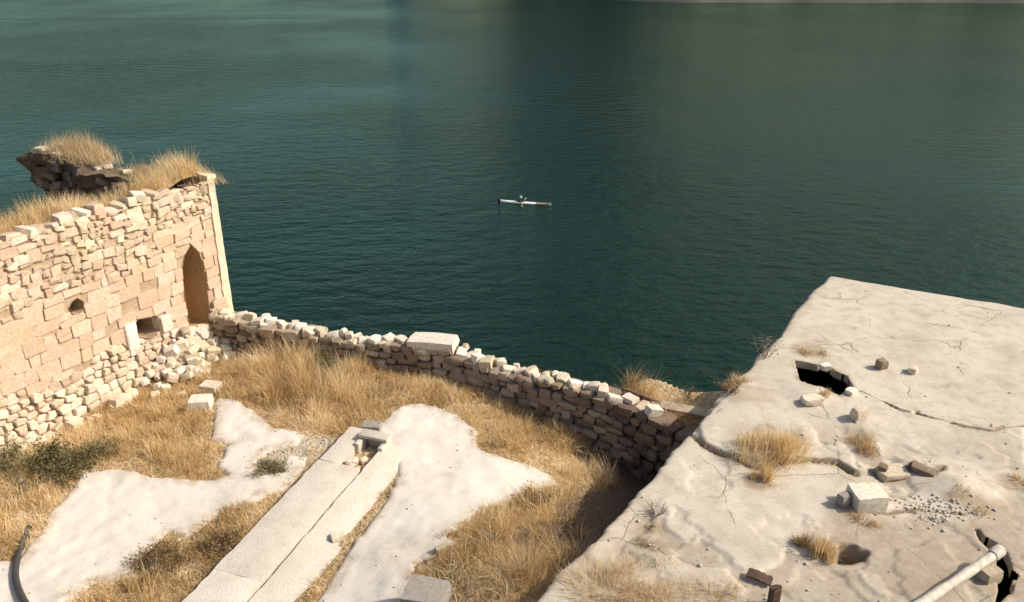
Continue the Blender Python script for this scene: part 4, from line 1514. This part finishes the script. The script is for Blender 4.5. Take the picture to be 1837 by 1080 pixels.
def tuft(name, loc, r, h, n, label, cat, mat='pale_grass', group=None, spread=.5, w=(.005, .011), tint=.5, stretch=(1, 1), rot=0.0, zfun=None, bias=(0, 0), seed=0):
    rs = np.random.RandomState(seed + int(abs(loc[0] * 131 + loc[1] * 71)))
    n = int(n * .8)
    ns = max(3, int(n / 130))
    sa_, sr_ = rs.rand(ns) * 6.28, r * .85 * np.sqrt(rs.rand(ns))
    sid = rs.randint(0, ns, n)
    sh_ = rs.uniform(.45, 1.25, ns)[sid]
    sl_ = rs.normal(0, .28, (ns, 2))[sid]
    px = sr_[sid] * np.cos(sa_[sid]) + rs.normal(0, .24 * r, n)
    py = sr_[sid] * np.sin(sa_[sid]) + rs.normal(0, .24 * r, n)
    rr = np.minimum(np.hypot(px, py), r * 1.1); a = np.arctan2(py, px)
    px, py = px * stretch[0], py * stretch[1]
    ca, sa = math.cos(rot), math.sin(rot)
    px, py = px * ca - py * sa, px * sa + py * ca
    pz = np.zeros(n) - .015
    if zfun is not None: pz = zfun(loc[0] + px, loc[1] + py) - loc[2] - .015
    hh = h * rs.uniform(.45, 1.15, n) * sh_ * (1 - .4 * (rr / r) ** 2)
    lean = np.stack([np.cos(a), np.sin(a)], 1) * (spread * (rr / r))[:, None] + rs.normal(0, .22, (n, 2)) + sl_ + np.array(bias)
    me = grass_obj(name, np.stack([px, py, pz], 1), hh, lean, rs.uniform(*w, n), tint + rs.normal(0, .22, n), M[mat], rs)
    o = link(name, me, None, loc)
    tag(o, label, cat, group)
    return o

def roof_tuft(u, v, r, h, n, label, **kw):
    p = roof_pt(u, v)
    tuft('grass_tuft', p, r, h, n, label, 'grass tuft', zfun=roof_z, **kw)
roof_tuft(1395, 812, .52, .55, 2300, 'large golden grass tuft growing in the long roof crack', mat='grass', tint=.6, stretch=(1.3, .7))
roof_tuft(1364, 858, .18, .40, 620, 'narrow golden grass tuft hanging below the large one in the roof crack', mat='grass', tint=.55)
roof_tuft(1548, 798, .32, .32, 900, 'yellow grass tuft below the pale stone near the middle of the roof', tint=.45)
roof_tuft(1478, 1006, .20, .42, 700, 'brown upright grass tuft beside the small dark hole in the roof', mat='grass', tint=.42, stretch=(.8, 1.2))
roof_tuft(1450, 985, .20, .22, 420, 'small olive tuft left of the small dark hole in the roof', mat='brown_shrub', tint=.6)
roof_tuft(1458, 636, .36, .16, 700, 'low dry tuft on the roof just above the big hole', tint=.25)
roof_tuft(1736, 900, .34, .14, 420, 'low pale tuft on the sandy mound of the roof', tint=.5)
roof_tuft(1832, 866, .2, .16, 320, 'dry tuft on the roof cut off by the right edge of the view', tint=.3)
roof_tuft(1545, 934, .22, .15, 330, 'thin dry tuft on the roof in front of the white block', tint=.3)
roof_tuft(1165, 962, .30, .16, 420, 'dark withered tuft on the roof near its left edge', mat='brown_shrub', tint=.5)
roof_tuft(1478, 705, .16, .16, 260, 'pale sprig of grass growing out of the big roof hole', tint=.6)
roof_tuft(1075, 1062, .45, .40, 1100, 'tall pale grass clump on the roof corner at the bottom of the view', tint=.5, stretch=(1.5, 1), spread=.9)
roof_tuft(1155, 1085, .5, .34, 1000, 'pale grass clump at the bottom edge right of the tall one on the roof corner', tint=.55, stretch=(1.5, 1), spread=.9)
roof_tuft(1150, 1030, .4, .16, 520, 'short sparse pale grass on the roof behind the tall corner clump', tint=.55, stretch=(1.5, 1), spread=.9)
roof_tuft(1250, 1082, .55, .24, 800, 'loose pale grass clump on the roof furthest right along the bottom edge', tint=.55, stretch=(1.6, .9), spread=.9)
roof_tuft(1325, 690, .24, .30, 420, 'dry tuft on the left rim of the roof above the low wall planks', tint=.45)

def rim_point(l, back=0.0):
    q = CORNER + WI * l - WD * back
    return q
for (l, r, h, n, st, lab) in ((5.4, 1.0, .75, 5200, (1.5, .6), 'bushy dry grass crowning the left end of the ruin river wall'),
                              (3.1, .6, .45, 1400, (1.6, .6), 'sparse grey grass in the middle of the ruin river wall top'),
                              (1.2, .8, .72, 4600, (1.5, .6), 'bushy dry grass crowning the corner end of the ruin river wall')):
    q = rim_point(l, .05)
    z0 = 4.05 if l < 2 else (3.82 if l < 4 else 4.1)
    tuft('grass_tuft', (q[0], q[1], z0), r, h, n, lab, 'grass tuft', 'pale_grass', spread=.45, stretch=st, rot=math.atan2(WI[1], WI[0]), tint=.55 if l != 3.2 else .75)

def ground_tuft(u, v, r, h, n, label, **kw):
    p = at(u, v, 0)
    z = surf_z(p[0], p[1])
    p = at(u, v, z)
    tuft('grass_tuft', p, r, h, n, label, 'grass tuft', zfun=ground_z, **kw)
ground_tuft(548, 690, .48, .95, 2600, 'tallest golden grass clump rising in front of the low wall, left of the dark bush', mat='grass', tint=.55, spread=.5)
ground_tuft(640, 672, .28, .85, 1300, 'tall narrow golden grass clump just right of the dark bush by the low wall', mat='grass', tint=.6, spread=.4)
ground_tuft(480, 700, .5, .6, 1800, 'broad golden grass clump left of the tallest one by the low wall', mat='grass', tint=.5, spread=.7)
ground_tuft(1010, 790, .5, .6, 1900, 'shaggy golden grass clump at the brink of the dark ditch near the low wall', mat='grass', tint=.55, spread=.9, bias=(-.25, -.1))
ground_tuft(935, 1060, .5, .75, 1600, 'tall tangled straw clump in the foreground left of the roof corner', mat='pale_grass', tint=.5, spread=.9)
ground_tuft(320, 835, .45, .45, 1400, 'bushy straw clump beside the left white rock floor below the ruin', mat='grass', tint=.55, spread=.8)

# twiggy plants and shrubs
def shrub(loc, r, h, label, mat='shrub', nstem=14, nleaf=900, leaf=.035, cat='shrub', tint=.5, name='shrub', seed=1):
    rnd = random.Random(seed)
    rs = np.random.RandomState(seed)
    root = empty(name, loc)
    tag(root, label, cat)
    bm = bmesh.new()
    pts = []
    for i in range(nstem):
        a = rnd.uniform(0, 6.28); rr = r * math.sqrt(rnd.random())
        tip = Vector((math.cos(a) * rr, math.sin(a) * rr, h * rnd.uniform(.45, 1) * (1 - .5 * (rr / r) ** 2)))
        base = Vector((math.cos(a) * rr * .25, math.sin(a) * rr * .25, -.04))
        path = [base + (tip - base) * f + Vector((rnd.uniform(-1, 1), rnd.uniform(-1, 1), 0)) * .03 * (1 if 0 < f < 1 else 0) for f in (0, .35, .7, 1)]
        tube_bm(bm, path, [.008, .006, .004, .002], 4, False)
        for f in np.linspace(.2, 1, 10): pts.append(base + (tip - base) * f)
        for j in range(3):
            b0 = base + (tip - base) * rnd.uniform(.3, .8)
            t2 = b0 + Vector((rnd.uniform(-1, 1), rnd.uniform(-1, 1), rnd.uniform(.1, .8))) * r * .45
            tube_bm(bm, [b0, (b0 + t2) / 2 + Vector((0, 0, .02)), t2], [.004, .003, .0015], 4, False)
            for f in np.linspace(.2, 1, 6): pts.append(b0 + (t2 - b0) * f)
    bm_obj('stems', bm, M['twig'], root)
    if nleaf:
        P = np.array([pts[i] for i in rs.randint(0, len(pts), nleaf)]) + rs.normal(0, .035, (nleaf, 3))
        P[:, 2] = np.maximum(P[:, 2], .0)
        d1 = rs.normal(0, 1, (nleaf, 3)); d1 /= np.linalg.norm(d1, axis=1)[:, None]
        d2 = np.cross(d1, rs.normal(0, 1, (nleaf, 3))); d2 /= np.linalg.norm(d2, axis=1)[:, None]
        L = (leaf * rs.uniform(.6, 1.4, nleaf))[:, None]
        V = np.stack([P, P + d1 * L * .5 + d2 * L * .28, P + d1 * L, P + d1 * L * .5 - d2 * L * .28], 1).reshape(-1, 3)
        F = (np.arange(nleaf) * 4)[:, None] + np.array([[0, 1, 2, 3]])
        me = mesh_np('foliage', V, F, M[mat], False)
        set_attr(me, 'tint', np.repeat(np.clip(tint + rs.normal(0, .25, nleaf), 0, 1), 4))
        o = link('foliage', me, root)
        o['kind'] = 'stuff'
    return root

def gshrub(u, v, *a, **k):
    p = at(u, v, 0)
    z = surf_z(p[0], p[1])
    p = at(u, v, z)
    return shrub(p, *a, **k)
gshrub(85, 855, .85, .50, 'wide olive green shrub at the left below the ruined wall', nstem=40, nleaf=5200, leaf=.05, seed=2, tint=.4)
gshrub(25, 830, .5, .42, 'small green shrub at the left edge against the wall foot', nstem=20, nleaf=1600, leaf=.045, seed=12, tint=.45)
gshrub(175, 818, .55, .34, 'thin grey green shrub right of the wide olive shrub', nstem=22, nleaf=1500, leaf=.04, seed=13, tint=.65)
gshrub(285, 1015, .52, .34, 'dark dry shrub on the lower left white rock by the ledge', 'brown_shrub', 34, 2600, .04, seed=3, tint=.4)
gshrub(395, 985, .42, .34, 'dark dry shrub tight against the left side of the ledge', 'brown_shrub', 26, 1900, .04, seed=4, tint=.45)
gshrub(485, 845, .42, .16, 'flat grey green creeping plant on white rock behind the ledge', 'shrub', 30, 1900, .035, seed=5, tint=.75, cat='plant', name='creeping_plant')
gshrub(585, 668, .40, .85, 'dark green bush between tall grass in front of the low wall', 'shrub', 26, 2200, .045, seed=6, tint=.35)
gshrub(955, 905, .42, .36, 'dark brown shrub at the right point of the white rock floor', 'brown_shrub', 28, 2000, .04, seed=7, tint=.4)
gshrub(870, 985, .34, .28, 'pale grey plant in the grass near the bottom of the view', 'grey_plant', 24, 1700, .04, seed=8, tint=.6, cat='plant', name='grey_plant')
gshrub(825, 1060, .36, .26, 'dark weed beside the large grey block', 'shrub', 24, 1300, .035, seed=9, tint=.3, cat='plant', name='weed')
gshrub(1090, 745, .45, .60, 'leafless brown bush in the hollow beside the low wall', 'brown_shrub', 30, 900, .035, seed=14, tint=.3)
gshrub(980, 690, .4, .5, 'dark bush growing against the low wall right of its long block', 'brown_shrub', 24, 1500, .04, seed=15, tint=.3)
shrub(roof_pt(1178, 918), .24, .34, 'leafless dead twigs standing on the left rim of the roof', nstem=9, nleaf=0, cat='twigs', name='dead_twigs', seed=10)
q = roof_pt(1374, 640)
shrub(q + Vector((-.05, 0, 0)), .38, .72, 'grey leafless weed on the roof edge against the water', 'grey_plant', 12, 220, .03, cat='weed', name='tall_weed', seed=11, tint=.6)
q = roof_pt(1310, 705)
shrub(q + Vector((-.06, 0, 0)), .35, .34, 'low dry weed on the roof edge nearer than the tall one', 'brown_shrub', 14, 420, .03, cat='weed', name='low_weed', seed=16, tint=.6)
for i, (u, v, hh, lab) in enumerate(((1135, 696, .5, 'thin dry weed on top of the low wall right of its last white stones'), (1232, 716, .34, 'thin dry weed on the bank behind the long plank'))):
    p = at(u, v, .4)
    shrub(p, .28, hh, lab, 'brown_shrub', 12, 260, .03, cat='weed', name='thin_weed', seed=50 + i, tint=.6)

# small stones strewn over the bare rock and the roof
def build_pebbles():
    rs = np.random.RandomState(77)
    base = np.array([v.co[:] for v in ROCKM[0].vertices])
    ftri = np.array([p.vertices[:] for p in ROCKM[0].polygons])
    Vs, Fs = [], []
    def add(p, s):
        a = rs.rand() * 6.28
        c, si = math.cos(a), math.sin(a)
        v = base * np.array([s, s * rs.uniform(.6, .9), s * .6])
        v = np.stack([v[:, 0] * c - v[:, 1] * si, v[:, 0] * si + v[:, 1] * c, v[:, 2]], 1) + p + np.array([0, 0, s * .15])
        Fs.append(ftri + len(Vs) * len(base)); Vs.append(v)
    x = rs.uniform(-10, 2, 2600); y = rs.uniform(9, 18, 2600)
    d, l = rock_lift(x, y)
    gv = sdf(x, y, GRAVEL)
    z = ground_z(x, y) + np.where(d > -.1, np.maximum(l, 0), 0)
    il = in_ledge(x, y, .05)
    for i in range(len(x)):
        if il[i]: continue
        if gv[i] > 0 and d[i] < 0 and rs.rand() < .8: add(np.array([x[i], y[i], z[i]]), rs.uniform(.02, .07))
        elif d[i] > .0 and rs.rand() < (.05 + .5 * math.exp(-d[i] / .12)) * .8: add(np.array([x[i], y[i], z[i]]), rs.uniform(.012, .045))
    a = rs.uniform(0, 13, 1500); b = rs.uniform(0, 8, 1500)
    X = SL_O[0] + E1[0] * a + E2[0] * b; Y = SL_O[1] + E1[1] * a + E2[1] * b
    wn_ = sdf(X, Y, WORN)
    Z = roof_z(X, Y)
    cd = np.minimum(np.minimum(seg_dist(X, Y, CRACK2, False), seg_dist(X, Y, CRACK4, False)), np.minimum(seg_dist(X, Y, CRACK1, False), seg_dist(X, Y, CRACK3, False)))
    lw = sdf(X, Y, LOWER); f1 = fnoise(X, Y, 1.5, 6, 87)
    # a drift of grey grit between the block and the jagged gap
    gc = at(1690, 918, ROOF_Z)
    kg = np.arange(0, 260)
    X[kg] = gc[0] + rs.normal(0, .32, 260); Y[kg] = gc[1] + rs.normal(0, .16, 260); Z[kg] = roof_z(X[kg], Y[kg]); cd[kg] = 0
    hs = np.maximum(np.maximum(sdf(X, Y, HOLE1), sdf(X, Y, HOLE2)), sdf(X, Y, HOLE3))
    for i in range(len(X)):
        if hs[i] > -.05: continue
        near = math.exp(-min(cd[i], 3) / .12) + .9 * (lw[i] > 0) * (f1[i] > .05)
        if rs.rand() < min(1, near * .7) + .03: add(np.array([X[i], Y[i], Z[i]]), rs.uniform(.012, .05) * (1.4 if rs.rand() < .1 else 1))
    me = mesh_np('pebbles', np.concatenate(Vs), np.concatenate(Fs), M['pebble'], True)
    tag(link('pebbles', me), 'small grey pebbles and grit strewn over rock and roof', 'pebbles', kind='stuff')
    print('pebbles', len(Vs))
build_pebbles()

# ------------------------------------------------------------------ boat on the water
def build_boat():
    a = at(893, 360, WATER_Z + .1); b = at(989, 367, WATER_Z + .1)
    c = (a + b) / 2
    L = np.hypot(*(b - a)[:2])
    ang = math.atan2(b[1] - a[1], b[0] - a[0])
    root = empty('narrow_boat', (c[0], c[1], WATER_Z), ang)
    tag(root, 'narrow white rowing boat with a red brown bow far out on the water', 'boat')
    def hull(x0, x1, n, name, mat, grow=0.0):
        bm = bmesh.new()
        prev = None
        for i in range(n + 1):
            x = x0 + (x1 - x0) * i / n
            f = abs(2 * x / L)
            w = max(.01, .23 * (1 - min(1, f) ** 2.6)) + grow
            sheer = .12 + .06 * f ** 3
            ring = [bm.verts.new((x, y, z)) for y, z in ((-w, sheer), (-w * .85, .02), (-w * .4, -.10), (w * .4, -.10), (w * .85, .02), (w, sheer), (w * .5, sheer + .05), (-w * .5, sheer + .05))]
            if prev:
                for k in range(8): bm.faces.new((prev[k], prev[(k + 1) % 8], ring[(k + 1) % 8], ring[k]))
            else: bm.faces.new(ring)
            prev = ring
        bm.faces.new(prev)
        return bm_obj(name, bm, M[mat], root, 50)
    hull(-L / 2 + .22, L * .22, 14, 'hull', 'boat_white')
    hull(L * .22 + .003, L / 2 - .16, 8, 'bow_deck', 'boat_red')
    hull(L / 2 - .157, L / 2, 3, 'bow_tip', 'boat_white')
    hull(-L / 2, -L / 2 + .217, 3, 'stern_cap', 'black_cloth')
    bm = bmesh.new()
    bmesh.ops.create_circle(bm, cap_ends=True, radius=1, segments=16, matrix=Matrix.Translation((-.35, 0, .176)) @ Matrix.Diagonal((.45, .15, 1, 1)))
    bmesh.ops.solidify(bm, geom=bm.faces[:], thickness=.012)
    bm_obj('cockpit', bm, M['black_cloth'], root)
    # paddle lies across, held by the rower
    ca, sa = math.cos(ang), math.sin(ang)
    def W(x, y, z): return Vector((c[0] + x * ca - y * sa, c[1] + x * sa + y * ca, WATER_Z + z))
    # the rower: one skinned figure
    J = {'pelvis': ((-.42, 0, .34), .15), 'belly': ((-.44, 0, .52), .15), 'chest': ((-.40, 0, .74), .17), 'neck': ((-.36, 0, .92), .06), 'head0': ((-.34, 0, 1.0), .085), 'head1': ((-.33, 0, 1.12), .09),
         'sl': ((-.40, .19, .84), .07), 'el': ((-.25, .27, .62), .05), 'hl': ((.0, .18, .56), .04), 'sr': ((-.40, -.19, .84), .07), 'er': ((-.25, -.27, .62), .05), 'hr': ((.0, -.18, .56), .04),
         'kl': ((.05, .12, .46), .085), 'fl': ((.36, .10, .30), .05), 'kr': ((.05, -.12, .46), .085), 'fr': ((.36, -.10, .30), .05)}
    E_ = [('pelvis', 'belly'), ('belly', 'chest'), ('chest', 'neck'), ('neck', 'head0'), ('head0', 'head1'), ('chest', 'sl'), ('sl', 'el'), ('el', 'hl'), ('chest', 'sr'), ('sr', 'er'), ('er', 'hr'),
          ('pelvis', 'kl'), ('kl', 'fl'), ('pelvis', 'kr'), ('kr', 'fr')]
    names = list(J)
    me = bpy.data.meshes.new('body')
    me.from_pydata([J[k][0] for k in names], [(names.index(p), names.index(q_)) for p, q_ in E_], [])
    pr = empty('person', W(-.06, 0, -.38), ang)
    pr.scale = (.8, .66, .8)
    tag(pr, 'person in dark clothes and a pale hat seated in the narrow boat', 'person')
    o = link('body', me, pr)
    o.modifiers.new('skin', 'SKIN')
    for i, k in enumerate(names): me.skin_vertices[0].data[i].radius = (J[k][1], J[k][1])
    me.skin_vertices[0].data[0].use_root = True
    ss = o.modifiers.new('sub', 'SUBSURF'); ss.levels = 1; ss.render_levels = 1
    me.materials.append(M['black_cloth'])
    bm = bmesh.new()
    bmesh.ops.create_uvsphere(bm, u_segments=14, v_segments=8, radius=.115, matrix=Matrix.Translation((-.33, 0, 1.12)) @ Matrix.Diagonal((1, .92, 1.05, 1)))
    bm_obj('head', bm, M['skin'], pr)
    bm = bmesh.new()
    bmesh.ops.create_cone(bm, cap_ends=True, segments=18, radius1=.17, radius2=.14, depth=.03, matrix=Matrix.Translation((-.33, 0, 1.19)))
    bmesh.ops.create_cone(bm, cap_ends=True, segments=18, radius1=.13, radius2=.10, depth=.12, matrix=Matrix.Translation((-.33, 0, 1.26)))
    bm_obj('hat', bm, M['hat'], pr)
    pd = empty('paddle', W(-.06, 0, .13), ang)
    pd.scale = (.7, .7, .7)
    tag(pd, 'paddle held across the narrow boat by the seated person', 'paddle')
    bm = bmesh.new()
    tube_bm(bm, [(0, -.95, -.12), (0, 0, .02), (0, .95, .16)], .018, 8)
    bm_obj('shaft', bm, M['wood'], pd)
    for s in (-1, 1):
        bm = bmesh.new()
        box_bm(bm, 0, s * 1.1, s * .14 * 1.1 + .01, .16, .36, .02, 0, 0, .008)
        bm_obj('blade', bm, M['wood'], pd)
build_boat()
print('objects', len(bpy.data.objects), 'tris', sum(len(o.data.polygons) for o in bpy.data.objects if o.type == 'MESH'))
